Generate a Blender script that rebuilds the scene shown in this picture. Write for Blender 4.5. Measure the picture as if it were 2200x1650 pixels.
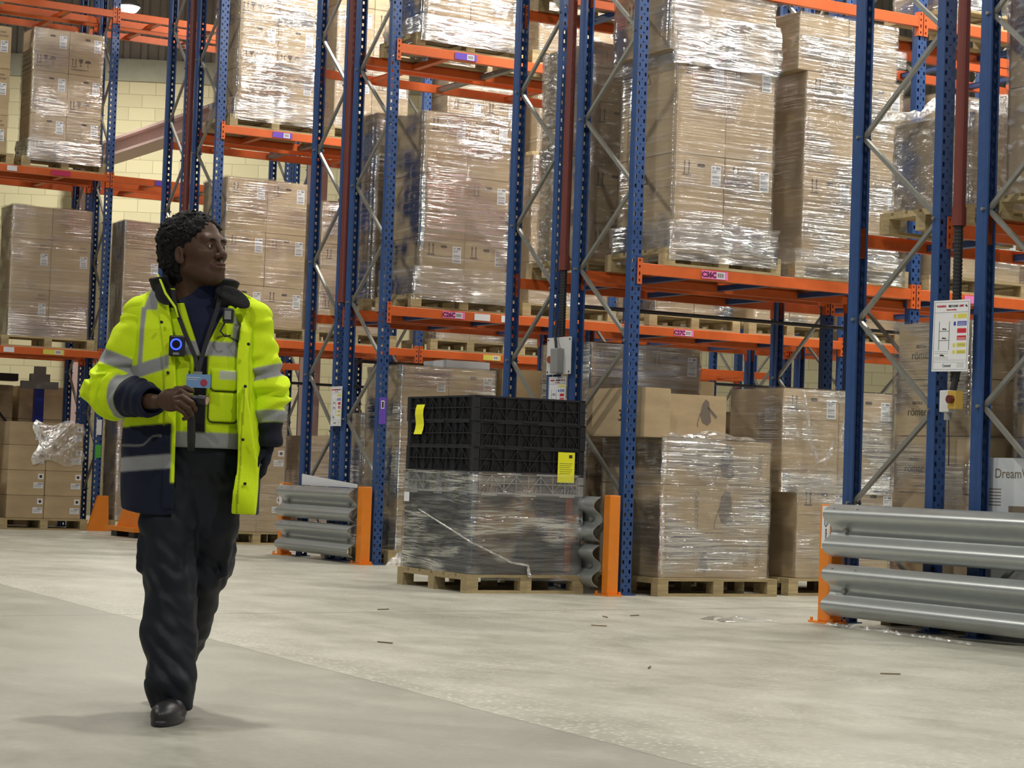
import bpy, math, random
import numpy as np
from mathutils import Vector, Matrix
for o in list(bpy.data.objects): bpy.data.objects.remove(o)
SC = bpy.context.scene
COL = SC.collection
PI = math.pi
# ------------------------------------------------------------ camera
HC = 0.93
yaw, pitch, roll = 0.526397, 0.042365, 0.035355
_f = Vector((math.sin(yaw)*math.cos(pitch), math.cos(yaw)*math.cos(pitch), math.sin(pitch)))
_r = Vector((math.cos(yaw), -math.sin(yaw), 0.0)); _u = _r.cross(_f)
_r2 = _r*math.cos(roll) + _u*math.sin(roll); _u2 = _u*math.cos(roll) - _r*math.sin(roll)
cam_d = bpy.data.cameras.new('camera'); cam = bpy.data.objects.new('camera', cam_d); COL.objects.link(cam)
M = Matrix.Identity(4)
for i in range(3):
    M[i][0] = _r2[i]; M[i][1] = _u2[i]; M[i][2] = -_f[i]
M[0][3], M[1][3], M[2][3] = 0.0, 0.0, HC
cam.matrix_world = M
cam_d.sensor_fit = 'HORIZONTAL'; cam_d.sensor_width = 36.0; cam_d.lens = 4556.5/2200*36
cam_d.clip_end = 200
SC.camera = cam
# ------------------------------------------------------------ world, exposure
W = bpy.data.worlds.new('world'); SC.world = W; W.use_nodes = True
W.node_tree.nodes['Background'].inputs[0].default_value = (0.80, 0.84, 0.92, 1)
W.node_tree.nodes['Background'].inputs[1].default_value = 0.14
SC.view_settings.view_transform = 'Standard'; SC.view_settings.look = 'None'
SC.view_settings.gamma = 1.0; SC.view_settings.exposure = 0.14; SC.view_settings.use_curve_mapping = False
LAMP_COL = (1.0, 0.955, 0.87)
LAMP_K = 0.60
# lamp positions x, y, z, watts   (high bay lamps along the aisles)
LAMPS = [(4.0, 0.5, 8.6, 440), (4.2, 9.0, 8.6, 440), (4.2, 17.5, 8.6, 440), (4.6, 26.0, 8.8, 330),
         (11.0, 3.0, 8.6, 380),
         (10.8, 12.75, 7.8, 300), (14.0, 12.75, 7.8, 300), (18.0, 12.75, 7.8, 220),
         (11.2, 17.3, 7.8, 300), (14.4, 17.3, 7.8, 260), (18.4, 17.3, 7.8, 220),
         (11.0, 21.6, 8.2, 300), (14.6, 21.6, 8.2, 260),
         (11.6, 25.6, 8.4, 220), (13.6, 7.4, 8.2, 380), (18.0, 7.4, 8.2, 300), (-2.0, 13.0, 8.6, 440), (-3.0, 3.0, 8.6, 380),  # pair behind the nearest rack added for glints on the stretch film
         (11.1, 31.4, 7.97, 520)]
# ------------------------------------------------------------ helpers
RNG = random.Random(11)
LABELS = {}
def tag(o, label=None, cat=None, group=None, kind=None):
    if label:
        o['label'] = label
        LABELS.setdefault(label, []).append(o)
    if cat: o['category'] = cat
    if group: o['group'] = group
    if kind: o['kind'] = kind
    return o
def empty(name, loc=(0,0,0), rz=0.0, parent=None):
    o = bpy.data.objects.new(name, None); COL.objects.link(o)
    o.location = loc; o.rotation_euler = (0, 0, rz); o.empty_display_size = 0.1
    if parent: o.parent = parent
    return o
class MB:
    def __init__(s): s.v = []; s.f = []; s.m = []
    def add(s, vs, fs, m=0):
        n = len(s.v); s.v += [tuple(v) for v in vs]
        for f in fs: s.f.append(tuple(n+i for i in f)); s.m.append(m)
    def box(s, x0, x1, y0, y1, z0, z1, m=0):
        s.add([(x0,y0,z0),(x1,y0,z0),(x1,y1,z0),(x0,y1,z0),(x0,y0,z1),(x1,y0,z1),(x1,y1,z1),(x0,y1,z1)],
              [(0,3,2,1),(4,5,6,7),(0,1,5,4),(1,2,6,5),(2,3,7,6),(3,0,4,7)], m); return s
    def bar(s, p0, p1, w, h, m=0, up=(0,0,1)):
        p0 = Vector(p0); p1 = Vector(p1); d = (p1-p0).normalized(); up = Vector(up)
        a = d.cross(up)
        if a.length < 1e-4: a = d.cross(Vector((1,0,0)))
        a.normalize(); b = a.cross(d).normalized(); a *= w/2; b *= h/2
        vs = [p0-a-b, p0+a-b, p0+a+b, p0-a+b, p1-a-b, p1+a-b, p1+a+b, p1-a+b]
        s.add(vs, [(0,3,2,1),(4,5,6,7),(0,1,5,4),(1,2,6,5),(2,3,7,6),(3,0,4,7)], m); return s
    def tube(s, pts, r, n=10, m=0, caps=True):
        pts = [Vector(p) for p in pts]; rs = r if isinstance(r, (list, tuple)) else [r]*len(pts)
        base = len(s.v); prev = None
        for i, p in enumerate(pts):
            d = (pts[min(i+1, len(pts)-1)] - pts[max(i-1, 0)]).normalized()
            if prev is None:
                a = d.orthogonal().normalized()
            else:
                a = (prev - d*prev.dot(d)).normalized()
            prev = a; b = d.cross(a)
            for k in range(n):
                t = 2*PI*k/n; s.v.append(tuple(p + (a*math.cos(t)+b*math.sin(t))*rs[i]))
        for i in range(len(pts)-1):
            for k in range(n):
                k2 = (k+1) % n
                s.f.append((base+i*n+k, base+i*n+k2, base+(i+1)*n+k2, base+(i+1)*n+k)); s.m.append(m)
        if caps:
            s.f.append(tuple(base+k for k in reversed(range(n)))); s.m.append(m)
            e = base+(len(pts)-1)*n; s.f.append(tuple(e+k for k in range(n))); s.m.append(m)
        return s
    def prism(s, poly, axis, a0, a1, m=0):
        """closed 2-D polygon extruded along axis 'x' (poly = y,z), 'y' (poly = x,z) or 'z' (poly = x,y)"""
        def P(u, w, a):
            return (a, u, w) if axis == 'x' else ((u, a, w) if axis == 'y' else (u, w, a))
        n = len(poly)
        vs = [P(u, w, a0) for u, w in poly] + [P(u, w, a1) for u, w in poly]
        fs = [(i, (i+1) % n, n+(i+1) % n, n+i) for i in range(n)] + [tuple(range(n-1, -1, -1)), tuple(range(n, 2*n))]
        s.add(vs, fs, m); return s
    def mesh(s, name, mats, smooth=False):
        me = bpy.data.meshes.new(name); me.from_pydata(s.v, [], s.f)
        for mt in (mats if isinstance(mats, (list, tuple)) else [mats]): me.materials.append(mt)
        if any(s.m): me.polygons.foreach_set('material_index', s.m)
        if smooth: me.polygons.foreach_set('use_smooth', [True]*len(s.f))
        me.update(); return me
    def build(s, name, mats, parent=None, loc=None, rz=None, smooth=False):
        return link(name, s.mesh(name, mats, smooth), parent, loc, rz)
def link(name, me, parent=None, loc=None, rz=None):
    o = bpy.data.objects.new(name, me); COL.objects.link(o)
    if parent: o.parent = parent
    if loc is not None: o.location = loc
    if rz is not None: o.rotation_euler = (0, 0, rz)
    return o
def bevel(o, w=0.004, seg=2):
    m = o.modifiers.new('bevel', 'BEVEL'); m.width = w; m.segments = seg; m.limit_method = 'ANGLE'; return o
def copy_tree(o, parent=None):
    c = o.copy(); COL.objects.link(c); c.parent = parent
    for ch in list(o.children): copy_tree(ch, c)
    return c
_tc = {}
def text_mesh(txt, size, mat, key=None, ext=0.0008, bold=0.0):
    k = (txt, size, mat.name)
    if k in _tc: return _tc[k]
    cu = bpy.data.curves.new('t', 'FONT'); cu.body = txt; cu.size = size; cu.extrude = ext; cu.offset = bold
    cu.align_x = 'CENTER'; cu.align_y = 'CENTER'
    o = bpy.data.objects.new('t', cu); COL.objects.link(o)
    me = bpy.data.meshes.new_from_object(o.evaluated_get(bpy.context.evaluated_depsgraph_get()))
    bpy.data.objects.remove(o)
    me.materials.clear(); me.materials.append(mat); _tc[k] = me
    return me
def text_obj(name, txt, size, mat, parent, loc, face='-y', spin=0.0, bold=0.0):
    o = link(name, text_mesh(txt, size, mat, bold=bold), parent)
    o.location = loc
    # text lies in XY; stand it up facing -Y, or facing -X
    base = Matrix.Rotation(PI/2, 4, 'X')
    if face == '-x': base = Matrix.Rotation(-PI/2, 4, 'Z') @ base
    o.rotation_euler = (base @ Matrix.Rotation(spin, 4, 'Z')).to_euler()
    return o
# ------------------------------------------------------------ materials
def mat_new(name):
    m = bpy.data.materials.new(name); m.use_nodes = True
    nt = m.node_tree; return m, nt, nt.nodes['Principled BSDF']
def N(nt, typ, **kw):
    n = nt.nodes.new(typ)
    for k, v in kw.items():
        if hasattr(n, k): setattr(n, k, v)
    return n
def noise(nt, scale, detail=3, rough=0.55, co='Object', sc=(1,1,1)):
    tc = N(nt, 'ShaderNodeTexCoord'); mp = N(nt, 'ShaderNodeMapping'); mp.inputs['Scale'].default_value = sc
    n = N(nt, 'ShaderNodeTexNoise'); n.inputs['Scale'].default_value = scale
    n.inputs['Detail'].default_value = detail; n.inputs['Roughness'].default_value = rough
    nt.links.new(tc.outputs[co], mp.inputs[0]); nt.links.new(mp.outputs[0], n.inputs['Vector'])
    return n
def ramp(nt, src, stops):
    r = N(nt, 'ShaderNodeValToRGB'); e = r.color_ramp.elements
    while len(e) > 1: e.remove(e[-1])
    e[0].position = stops[0][0]; e[0].color = (*stops[0][1], 1)
    for p, c in stops[1:]:
        x = e.new(p); x.color = (*c, 1)
    nt.links.new(src, r.inputs[0]); return r
def srgb(r, g, b):
    f = lambda c: (c/255/12.92) if c/255 <= 0.04045 else ((c/255+0.055)/1.055)**2.4
    return (f(r), f(g), f(b))
def simple(name, col, rough=0.6, metal=0.0, var=0.0, nscale=8.0, bump=0.0, spec=0.5, emit=None, coat=0.0):
    m, nt, b = mat_new(name)
    b.inputs['Roughness'].default_value = rough; b.inputs['Metallic'].default_value = metal
    b.inputs['Specular IOR Level'].default_value = spec; b.inputs['Coat Weight'].default_value = coat
    n = noise(nt, nscale, 4)
    v = max(var, 0.02)
    r = ramp(nt, n.outputs['Fac'], [(0.25, tuple(c*(1-v) for c in col)), (0.75, tuple(min(1, c*(1+v)) for c in col))])
    nt.links.new(r.outputs[0], b.inputs['Base Color'])
    if bump:
        bp = N(nt, 'ShaderNodeBump'); bp.inputs['Strength'].default_value = bump; bp.inputs['Distance'].default_value = 0.01
        nt.links.new(n.outputs['Fac'], bp.inputs['Height']); nt.links.new(bp.outputs[0], b.inputs['Normal'])
    if emit:
        b.inputs['Emission Color'].default_value = (*emit[0], 1); b.inputs['Emission Strength'].default_value = emit[1]
    return m
def cardboard(name, col, v=0.10):
    m, nt, b = mat_new(name)
    n1 = noise(nt, 3.0, 3, sc=(1, 1, 3)); n2 = noise(nt, 60, 2, sc=(1, 1, 8))
    oi = N(nt, 'ShaderNodeObjectInfo')
    r = ramp(nt, n1.outputs['Fac'], [(0.3, tuple(c*(1-v) for c in col)), (0.7, tuple(c*(1+v) for c in col))])
    hv = N(nt, 'ShaderNodeHueSaturation')
    mr = N(nt, 'ShaderNodeMapRange'); mr.inputs[3].default_value = 0.90; mr.inputs[4].default_value = 1.08
    nt.links.new(oi.outputs['Random'], mr.inputs[0]); nt.links.new(mr.outputs[0], hv.inputs['Value'])
    nt.links.new(r.outputs[0], hv.inputs['Color']); nt.links.new(hv.outputs[0], b.inputs['Base Color'])
    bp = N(nt, 'ShaderNodeBump'); bp.inputs['Strength'].default_value = 0.15; bp.inputs['Distance'].default_value = 0.004
    nt.links.new(n2.outputs['Fac'], bp.inputs['Height']); nt.links.new(bp.outputs[0], b.inputs['Normal'])
    b.inputs['Roughness'].default_value = 0.82; b.inputs['Specular IOR Level'].default_value = 0.25
    return m
def film_mat(name, haze, gloss, sc=(0.42, 0.42, 14), rot=(0.30, 0.05, 0.0), bump=1.0, scale=2.4, dist=.016, rough=.12):
    """clear stretch film: mostly see-through, wrinkled glossy surface, faint milky folds"""
    m = bpy.data.materials.new(name); m.use_nodes = True; nt = m.node_tree; nt.nodes.clear()
    out = N(nt, 'ShaderNodeOutputMaterial'); tr = N(nt, 'ShaderNodeBsdfTransparent'); tr.inputs[0].default_value = (0.97, 0.97, 0.97, 1)
    gl = N(nt, 'ShaderNodeBsdfGlossy'); gl.inputs['Roughness'].default_value = rough; gl.inputs[0].default_value = (1, 1, 1, 1)
    df = N(nt, 'ShaderNodeBsdfDiffuse'); df.inputs[0].default_value = (0.78, 0.78, 0.77, 1)
    tc = N(nt, 'ShaderNodeTexCoord'); mp = N(nt, 'ShaderNodeMapping'); mp.inputs['Scale'].default_value = sc; mp.inputs['Rotation'].default_value = rot
    nt.links.new(tc.outputs['Object'], mp.inputs[0])
    oi = N(nt, 'ShaderNodeObjectInfo'); ml = N(nt, 'ShaderNodeMath', operation='MULTIPLY'); ml.inputs[1].default_value = 37.0
    nt.links.new(oi.outputs['Random'], ml.inputs[0]); nt.links.new(ml.outputs[0], mp.inputs['Location'])
    n1 = N(nt, 'ShaderNodeTexNoise'); n1.inputs['Scale'].default_value = scale; n1.inputs['Detail'].default_value = 5; n1.inputs['Distortion'].default_value = 0.35
    nt.links.new(mp.outputs[0], n1.inputs['Vector'])
    n2 = N(nt, 'ShaderNodeTexNoise'); n2.inputs['Scale'].default_value = 1.1; n2.inputs['Detail'].default_value = 2
    mp2 = N(nt, 'ShaderNodeMapping'); mp2.inputs['Scale'].default_value = (1.5, 1.5, 2.5); nt.links.new(tc.outputs['Object'], mp2.inputs[0]); nt.links.new(ml.outputs[0], mp2.inputs['Location'])
    nt.links.new(mp2.outputs[0], n2.inputs['Vector'])
    bp = N(nt, 'ShaderNodeBump'); bp.inputs['Strength'].default_value = bump; bp.inputs['Distance'].default_value = dist
    nt.links.new(n1.outputs['Fac'], bp.inputs['Height'])
    nt.links.new(bp.outputs[0], gl.inputs['Normal']); nt.links.new(bp.outputs[0], df.inputs['Normal'])
    # gloss amount: more where the film is bunched
    g = N(nt, 'ShaderNodeMapRange'); g.inputs[1].default_value = 0.46; g.inputs[2].default_value = 0.60
    g.inputs[3].default_value = gloss*0.35; g.inputs[4].default_value = gloss*1.8; nt.links.new(n2.outputs['Fac'], g.inputs[0])
    h0 = N(nt, 'ShaderNodeMapRange'); h0.inputs[1].default_value = 0.54; h0.inputs[2].default_value = 0.72
    h0.inputs[3].default_value = haze*0.35; h0.inputs[4].default_value = haze*2.2; nt.links.new(n1.outputs['Fac'], h0.inputs[0])
    m1 = N(nt, 'ShaderNodeMixShader'); m2 = N(nt, 'ShaderNodeMixShader')
    nt.links.new(h0.outputs[0], m1.inputs[0]); nt.links.new(tr.outputs[0], m1.inputs[1]); nt.links.new(df.outputs[0], m1.inputs[2])
    nt.links.new(g.outputs[0], m2.inputs[0]); nt.links.new(m1.outputs[0], m2.inputs[1]); nt.links.new(gl.outputs[0], m2.inputs[2])
    nt.links.new(m2.outputs[0], out.inputs[0]); return m
def wood_mat(name, col):
    m, nt, b = mat_new(name)
    n = noise(nt, 4, 5, 0.6, sc=(1.5, 12, 12)); oi = N(nt, 'ShaderNodeObjectInfo')
    r = ramp(nt, n.outputs['Fac'], [(0.3, tuple(c*0.72 for c in col)), (0.7, tuple(c*1.15 for c in col))])
    hv = N(nt, 'ShaderNodeHueSaturation'); mr = N(nt, 'ShaderNodeMapRange'); mr.inputs[3].default_value = 0.78; mr.inputs[4].default_value = 1.15
    nt.links.new(oi.outputs['Random'], mr.inputs[0]); nt.links.new(mr.outputs[0], hv.inputs['Value'])
    nt.links.new(r.outputs[0], hv.inputs['Color']); nt.links.new(hv.outputs[0], b.inputs['Base Color'])
    b.inputs['Roughness'].default_value = 0.8; return m
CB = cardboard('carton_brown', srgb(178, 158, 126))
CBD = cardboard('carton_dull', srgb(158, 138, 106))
CBW = simple('carton_white_print', srgb(205, 210, 215), 0.5, var=0.03)
INK = simple('print_ink', srgb(62, 48, 40), 0.7)
INKG = simple('print_grey', srgb(120, 108, 92), 0.7)
WHITE = simple('label_white', srgb(226, 228, 232), 0.5)
BARC = simple('label_print', srgb(118, 122, 132), 0.5)
BLACKP = simple('black_plastic', srgb(36, 37, 42), 0.42, var=0.1)
GREYP = simple('grey_plastic', srgb(140, 142, 142), 0.45, var=0.08)
BLUE = simple('rack_blue', srgb(46, 76, 128), 0.38, var=0.10, nscale=14, bump=0.05)
BLUED = simple('rack_blue_deep', srgb(28, 44, 140), 0.38, var=0.08, nscale=14)
ORANGE = simple('beam_orange', srgb(204, 94, 36), 0.45, var=0.08, nscale=10)
YORANGE = simple('guard_orange', srgb(228, 132, 36), 0.45, var=0.06, nscale=10)
GALV = simple('galvanised_steel', srgb(176, 181, 181), 0.34, 0.6, var=0.05, nscale=9, bump=0.0)
GALVD = simple('zinc_brace', srgb(150, 150, 144), 0.42, 0.55, var=0.10, nscale=18)
PIPE = simple('pipe_brown', srgb(112, 52, 44), 0.42, var=0.08)
CONDUIT = simple('conduit_black', srgb(42, 44, 48), 0.5)
PINK = simple('label_pink', srgb(232, 128, 190), 0.5)
PURPLE = simple('label_purple', srgb(108, 76, 190), 0.5)
YELLOWL = simple('label_yellow', srgb(214, 206, 90), 0.5)
MAGENTA = simple('label_magenta', srgb(190, 46, 96), 0.5)
YPAPER = simple('paper_yellow', srgb(236, 236, 40), 0.6)
RED = simple('sign_red', srgb(196, 44, 56), 0.5)
SBLUE = simple('sign_blue', srgb(44, 66, 170), 0.5)
GREENL = simple('label_green', srgb(80, 170, 70), 0.5)
WOOD = wood_mat('pallet_wood', srgb(176, 158, 118))
WOODD = wood_mat('pallet_wood_old', srgb(132, 116, 88))
FILM = film_mat('stretch_film', 0.12, 0.36, rough=.14)
FILMD = film_mat('stretch_film_dense', 0.13, 0.52, rot=(0.30, 0.08, 0.0), dist=.022, sc=(0.5, 0.5, 9))
FILMC = film_mat('stretch_film_on_crates', 0.05, 0.34, rot=(0.25, 0.14, 0.0), dist=.024, sc=(0.6, 0.6, 6))
FILMS = film_mat('stretch_film_crumpled', 0.34, 0.52, sc=(3, 3, 3), scale=5, dist=.03, rough=.2)
FILMH = film_mat('stretch_film_hazy', 0.30, 0.34, sc=(2.2, 2.2, 5), rot=(0.3, 0.1, 0), scale=4, dist=.02, rough=.16)
LTXT = simple('label_ink', srgb(84, 14, 52), 0.5)
FILML = film_mat('stretch_film_light', 0.07, 0.24)
FILMB = film_mat('stretch_film_bunched', 0.22, 0.60, sc=(1.2, 1.2, 9), rot=(0.0, 0.22, 0.0), scale=3, dist=.02, rough=.2)
# ============================================================ the building
def floor_mat():
    m, nt, b = mat_new('concrete_floor')
    tc = N(nt, 'ShaderNodeTexCoord'); sp = N(nt, 'ShaderNodeSeparateXYZ'); nt.links.new(tc.outputs['Object'], sp.inputs[0])
    def math_(op, a, bb=None, c=None):
        n = N(nt, 'ShaderNodeMath', operation=op)
        for i, v in enumerate((a, bb, c)):
            if v is None: continue
            if isinstance(v, (int, float)): n.inputs[i].default_value = v
            else: nt.links.new(v, n.inputs[i])
        return n.outputs[0]
    # long joint: x = 3.72 + 0.058*y (wobbles a little)
    wob = noise(nt, 0.9, 3); jx = math_('MULTIPLY_ADD', sp.outputs['Y'], 0.058, 3.69)
    jx = math_('MULTIPLY_ADD', wob.outputs['Fac'], 0.06, jx)
    dx = math_('SUBTRACT', sp.outputs['X'], jx)               # >0 : right-hand bay
    side = N(nt, 'ShaderNodeMapRange'); side.inputs[1].default_value = -0.01; side.inputs[2].default_value = 0.01; nt.links.new(dx, side.inputs[0])
    big = noise(nt, 0.55, 5, 0.6, sc=(1, 0.5, 1)); mid = noise(nt, 2.4, 7, 0.7, sc=(1.0, 0.6, 1)); fine = noise(nt, 26, 4, 0.7)
    cl = ramp(nt, mid.outputs['Fac'], [(0.25, srgb(140, 139, 128)), (0.55, srgb(160, 159, 147)), (0.8, srgb(178, 177, 166))])
    cr = ramp(nt, mid.outputs['Fac'], [(0.22, srgb(150, 149, 136)), (0.5, srgb(178, 177, 164)), (0.8, srgb(200, 199, 188))])
    mix = N(nt, 'ShaderNodeMix', data_type='RGBA'); nt.links.new(side.outputs[0], mix.inputs[0]); nt.links.new(cl.outputs[0], mix.inputs[6]); nt.links.new(cr.outputs[0], mix.inputs[7])
    # darker blotches with their own shapes
    st = N(nt, 'ShaderNodeMapRange'); st.inputs[1].default_value = 0.54; st.inputs[2].default_value = 0.66; st.inputs[3].default_value = 0; st.inputs[4].default_value = 0.42
    nt.links.new(big.outputs['Fac'], st.inputs[0])
    mx2 = N(nt, 'ShaderNodeMix', data_type='RGBA'); nt.links.new(st.outputs[0], mx2.inputs[0]); nt.links.new(mix.outputs[2], mx2.inputs[6]); mx2.inputs[7].default_value = (*srgb(128, 126, 114), 1)
    # scuffed pale popcorn spots on the right of the joint
    vo = N(nt, 'ShaderNodeTexVoronoi'); vo.inputs['Scale'].default_value = 30; nt.links.new(tc.outputs['Object'], vo.inputs['Vector'])
    near = N(nt, 'ShaderNodeMapRange'); near.inputs[1].default_value = 0.85; near.inputs[2].default_value = 0.0; nt.links.new(dx, near.inputs[0])
    patch = noise(nt, 1.4, 3); pm = N(nt, 'ShaderNodeMapRange'); pm.inputs[1].default_value = 0.40; pm.inputs[2].default_value = 0.6; nt.links.new(patch.outputs['Fac'], pm.inputs[0])
    nb = math_('MAXIMUM', math_('MULTIPLY', near.outputs[0], side.outputs[0]), math_('MULTIPLY', math_('MULTIPLY', pm.outputs[0], 0.55), side.outputs[0]))
    spot = N(nt, 'ShaderNodeMapRange'); spot.inputs[1].default_value = 0.36; spot.inputs[2].default_value = 0.22; nt.links.new(vo.outputs['Distance'], spot.inputs[0])
    sm = math_('MULTIPLY', math_('MULTIPLY', spot.outputs[0], nb), 0.75)
    mx3 = N(nt, 'ShaderNodeMix', data_type='RGBA'); nt.links.new(sm, mx3.inputs[0]); nt.links.new(mx2.outputs[2], mx3.inputs[6]); mx3.inputs[7].default_value = (*srgb(222, 220, 208), 1)
    # joints: long one and one across at y = 12.45
    l1 = math_('LESS_THAN', math_('ABSOLUTE', dx), 0.007)
    dy = math_('ABSOLUTE', math_('SUBTRACT', math_('MULTIPLY_ADD', sp.outputs['X'], -0.09, sp.outputs['Y']), 11.85)); l2 = math_('LESS_THAN', dy, 0.02)
    jn = math_('MULTIPLY', math_('MAXIMUM', l1, l2), 0.5)
    mx4 = N(nt, 'ShaderNodeMix', data_type='RGBA'); nt.links.new(jn, mx4.inputs[0]); nt.links.new(mx3.outputs[2], mx4.inputs[6]); mx4.inputs[7].default_value = (*srgb(105, 100, 86), 1)
    fr = ramp(nt, fine.outputs['Fac'], [(0.3, (0.9, 0.9, 0.9)), (0.7, (1.06, 1.06, 1.06))])
    mx5 = N(nt, 'ShaderNodeMix', data_type='RGBA', blend_type='MULTIPLY'); mx5.inputs[0].default_value = 1; nt.links.new(mx4.outputs[2], mx5.inputs[6]); nt.links.new(fr.outputs[0], mx5.inputs[7])
    nt.links.new(mx5.outputs[2], b.inputs['Base Color'])
    rr = N(nt, 'ShaderNodeMapRange'); rr.inputs[3].default_value = 0.30; rr.inputs[4].default_value = 0.58; nt.links.new(mid.outputs['Fac'], rr.inputs[0]); nt.links.new(rr.outputs[0], b.inputs['Roughness'])
    bp = N(nt, 'ShaderNodeBump'); bp.inputs['Strength'].default_value = 0.25; bp.inputs['Distance'].default_value = 0.01
    hh = math_('ADD', math_('MULTIPLY', fine.outputs['Fac'], 0.25), math_('MULTIPLY', sm, 0.8)); nt.links.new(hh, bp.inputs['Height']); nt.links.new(bp.outputs[0], b.inputs['Normal'])
    return m
FM = floor_mat()
mb = MB(); mb.add([(-14, -8, 0), (60, -8, 0), (60, 60, 0), (-14, 60, 0)], [(0, 1, 2, 3)])
tag(mb.build('floor', FM), kind='structure')
def block_mat():
    m, nt, b = mat_new('painted_blockwork')
    tc = N(nt, 'ShaderNodeTexCoord'); mp = N(nt, 'ShaderNodeMapping'); mp.inputs['Rotation'].default_value = (PI/2, 0, 0)
    nt.links.new(tc.outputs['Object'], mp.inputs[0])
    br = N(nt, 'ShaderNodeTexBrick'); br.inputs['Scale'].default_value = 1.0
    br.inputs['Brick Width'].default_value = 0.45; br.inputs['Row Height'].default_value = 0.225; br.inputs['Mortar Size'].default_value = 0.006
    br.inputs['Color1'].default_value = (*srgb(224, 216, 176), 1); br.inputs['Color2'].default_value = (*srgb(214, 206, 166), 1); br.inputs['Mortar'].default_value = (*srgb(186, 178, 140), 1)
    nt.links.new(mp.outputs[0], br.inputs['Vector']); nt.links.new(br.outputs[0], b.inputs['Base Color'])
    bp = N(nt, 'ShaderNodeBump'); bp.inputs['Strength'].default_value = 0.4; bp.inputs['Distance'].default_value = 0.01; bp.invert = True
    nt.links.new(br.outputs['Fac'], bp.inputs['Height']); nt.links.new(bp.outputs[0], b.inputs['Normal']); b.inputs['Roughness'].default_value = 0.7
    return m
BLOCK = block_mat()
CLAD = simple('wall_cladding', srgb(146, 142, 130), 0.6, var=0.06)
CONC = simple('shaded_lintel', srgb(168, 170, 150), 0.8, var=0.08)  # grey-green tone has the lintel's shade put into the colour
# the blockwork end wall stands square to the camera's line of sight, 36.6 m off
wr = empty('wall_back', (36.6*_f.x/math.cos(pitch), 36.6*_f.y/math.cos(pitch), 0), -yaw + math.radians(4))
tag(wr, kind='structure')
mb = MB().box(-30, 30, 0, 0.25, 0, 7.42); mb.build('block_wall', BLOCK, wr)
mb = MB().box(-30, 30, -0.06, 0.25, 7.42, 7.80); mb.build('concrete_band', CONC, wr)
mb = MB()
for i in range(200):
    x = -30 + i*0.3
    mb.prism([(x, 0.05), (x+0.03, 0.0), (x+0.12, 0.0), (x+0.15, 0.05), (x+0.15, 0.2), (x, 0.2)], 'z', 7.80, 12.4)
    mb.box(x+0.15, x+0.3, 0.06, 0.2, 7.80, 12.4)
mb.build('cladding', CLAD, wr)
CEIL = simple('roof_sheet', srgb(150, 150, 146), 0.7, var=0.05)
mb = MB().box(-14, 60, -8, 60, 12.4, 12.5); tag(mb.build('ceiling', CEIL), kind='structure')
# pinkish steel girder running past the end wall
GIRD = simple('girder_paint', srgb(206, 178, 172), 0.6, var=0.06)
mb = MB().box(11.4, 11.6, 24.8, 34.4, 5.83, 6.03).box(11.3, 11.7, 24.8, 34.4, 5.79, 5.83).box(11.3, 11.7, 24.8, 34.4, 6.03, 6.07)
tag(mb.build('steel_girder', GIRD), 'pale pinkish steel girder crossing in front of the cream block wall', 'girder')
mb = MB().box(11.40, 11.60, 34.2, 34.4, 0, 5.79); mb.build('girder_post', GIRD, bpy.data.objects['steel_girder'])
mb = MB().box(11.40, 11.60, 24.9, 25.1, 0, 5.79); mb.build('girder_post', GIRD, bpy.data.objects['steel_girder'])
# ---------------------------------------------------------- lamps
SHADE = simple('lamp_shade', srgb(150, 152, 150), 0.35, 0.6)
LENS = simple('lamp_lens', (1, 1, 1), 0.5, emit=((1.0, 0.97, 0.88), 28.0))
def lamp_proto():
    t = empty('high_bay_lamp')
    prof = [(0.05, 0.34), (0.09, 0.30), (0.10, 0.16), (0.17, 0.05), (0.20, 0.0), (0.185, 0.0), (0.15, 0.05), (0.085, 0.15), (0.0, 0.16)]
    mb = MB(); n = 24
    for r, z in prof:
        for k in range(n): mb.v.append((r*math.cos(2*PI*k/n), r*math.sin(2*PI*k/n), z))
    for i in range(len(prof)-1):
        for k in range(n): mb.f.append((i*n+k, i*n+(k+1) % n, (i+1)*n+(k+1) % n, (i+1)*n+k)); mb.m.append(0)
    mb.build('lamp_shade', SHADE, t, smooth=True)
    mb = MB().tube([(0, 0, -.10), (0, 0, -.09), (0, 0, -.06), (0, 0, -.02), (0, 0, .03)], [.04, .09, .14, .17, .18], 24); mb.build('lamp_lens', LENS, t, smooth=True)
    MB().tube([(0, 0, 0.34), (0, 0, 4.4)], 0.012, 6).build('hanging_rod', SHADE, t)
    return t
lp = None
LD = {}
LAMPW = ['cross aisle, nearest the camera', 'cross aisle, beside the nearest rack', 'cross aisle, beside the third rack', 'cross aisle, far end', 'floor right of the camera',
         'first aisle, near end', 'first aisle, middle', 'first aisle, far end', 'second aisle, near end', 'second aisle, middle', 'second aisle, far end', 'third aisle, near end', 'third aisle, far end', 'fourth aisle',
         'aisle behind the nearest rack, near end', 'aisle behind the nearest rack, far end', 'open floor left of the person', 'open floor left of the camera', '']
for i, (x, y, z, w) in enumerate(LAMPS):
    t = lamp_proto()
    t.location = (x, y, z)
    vis = i == len(LAMPS)-1
    tag(t, 'round lit lamp hanging high in front of the dark cladding, top left of the photo' if vis else 'round lit lamp hanging out of sight over the %s' % LAMPW[i], 'lamp', 'high bay lamps')
    ld = LD.get(w)
    if ld is None:
        ld = bpy.data.lights.new('lamp_light', 'AREA'); ld.shape = 'DISK'; ld.size = 0.42; ld.energy = w*LAMP_K; ld.color = LAMP_COL; LD[w] = ld
    lo = bpy.data.objects.new('lamp_light', ld); COL.objects.link(lo); lo.parent = t; lo.location = (0, 0, -0.13)
lp = None
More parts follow.
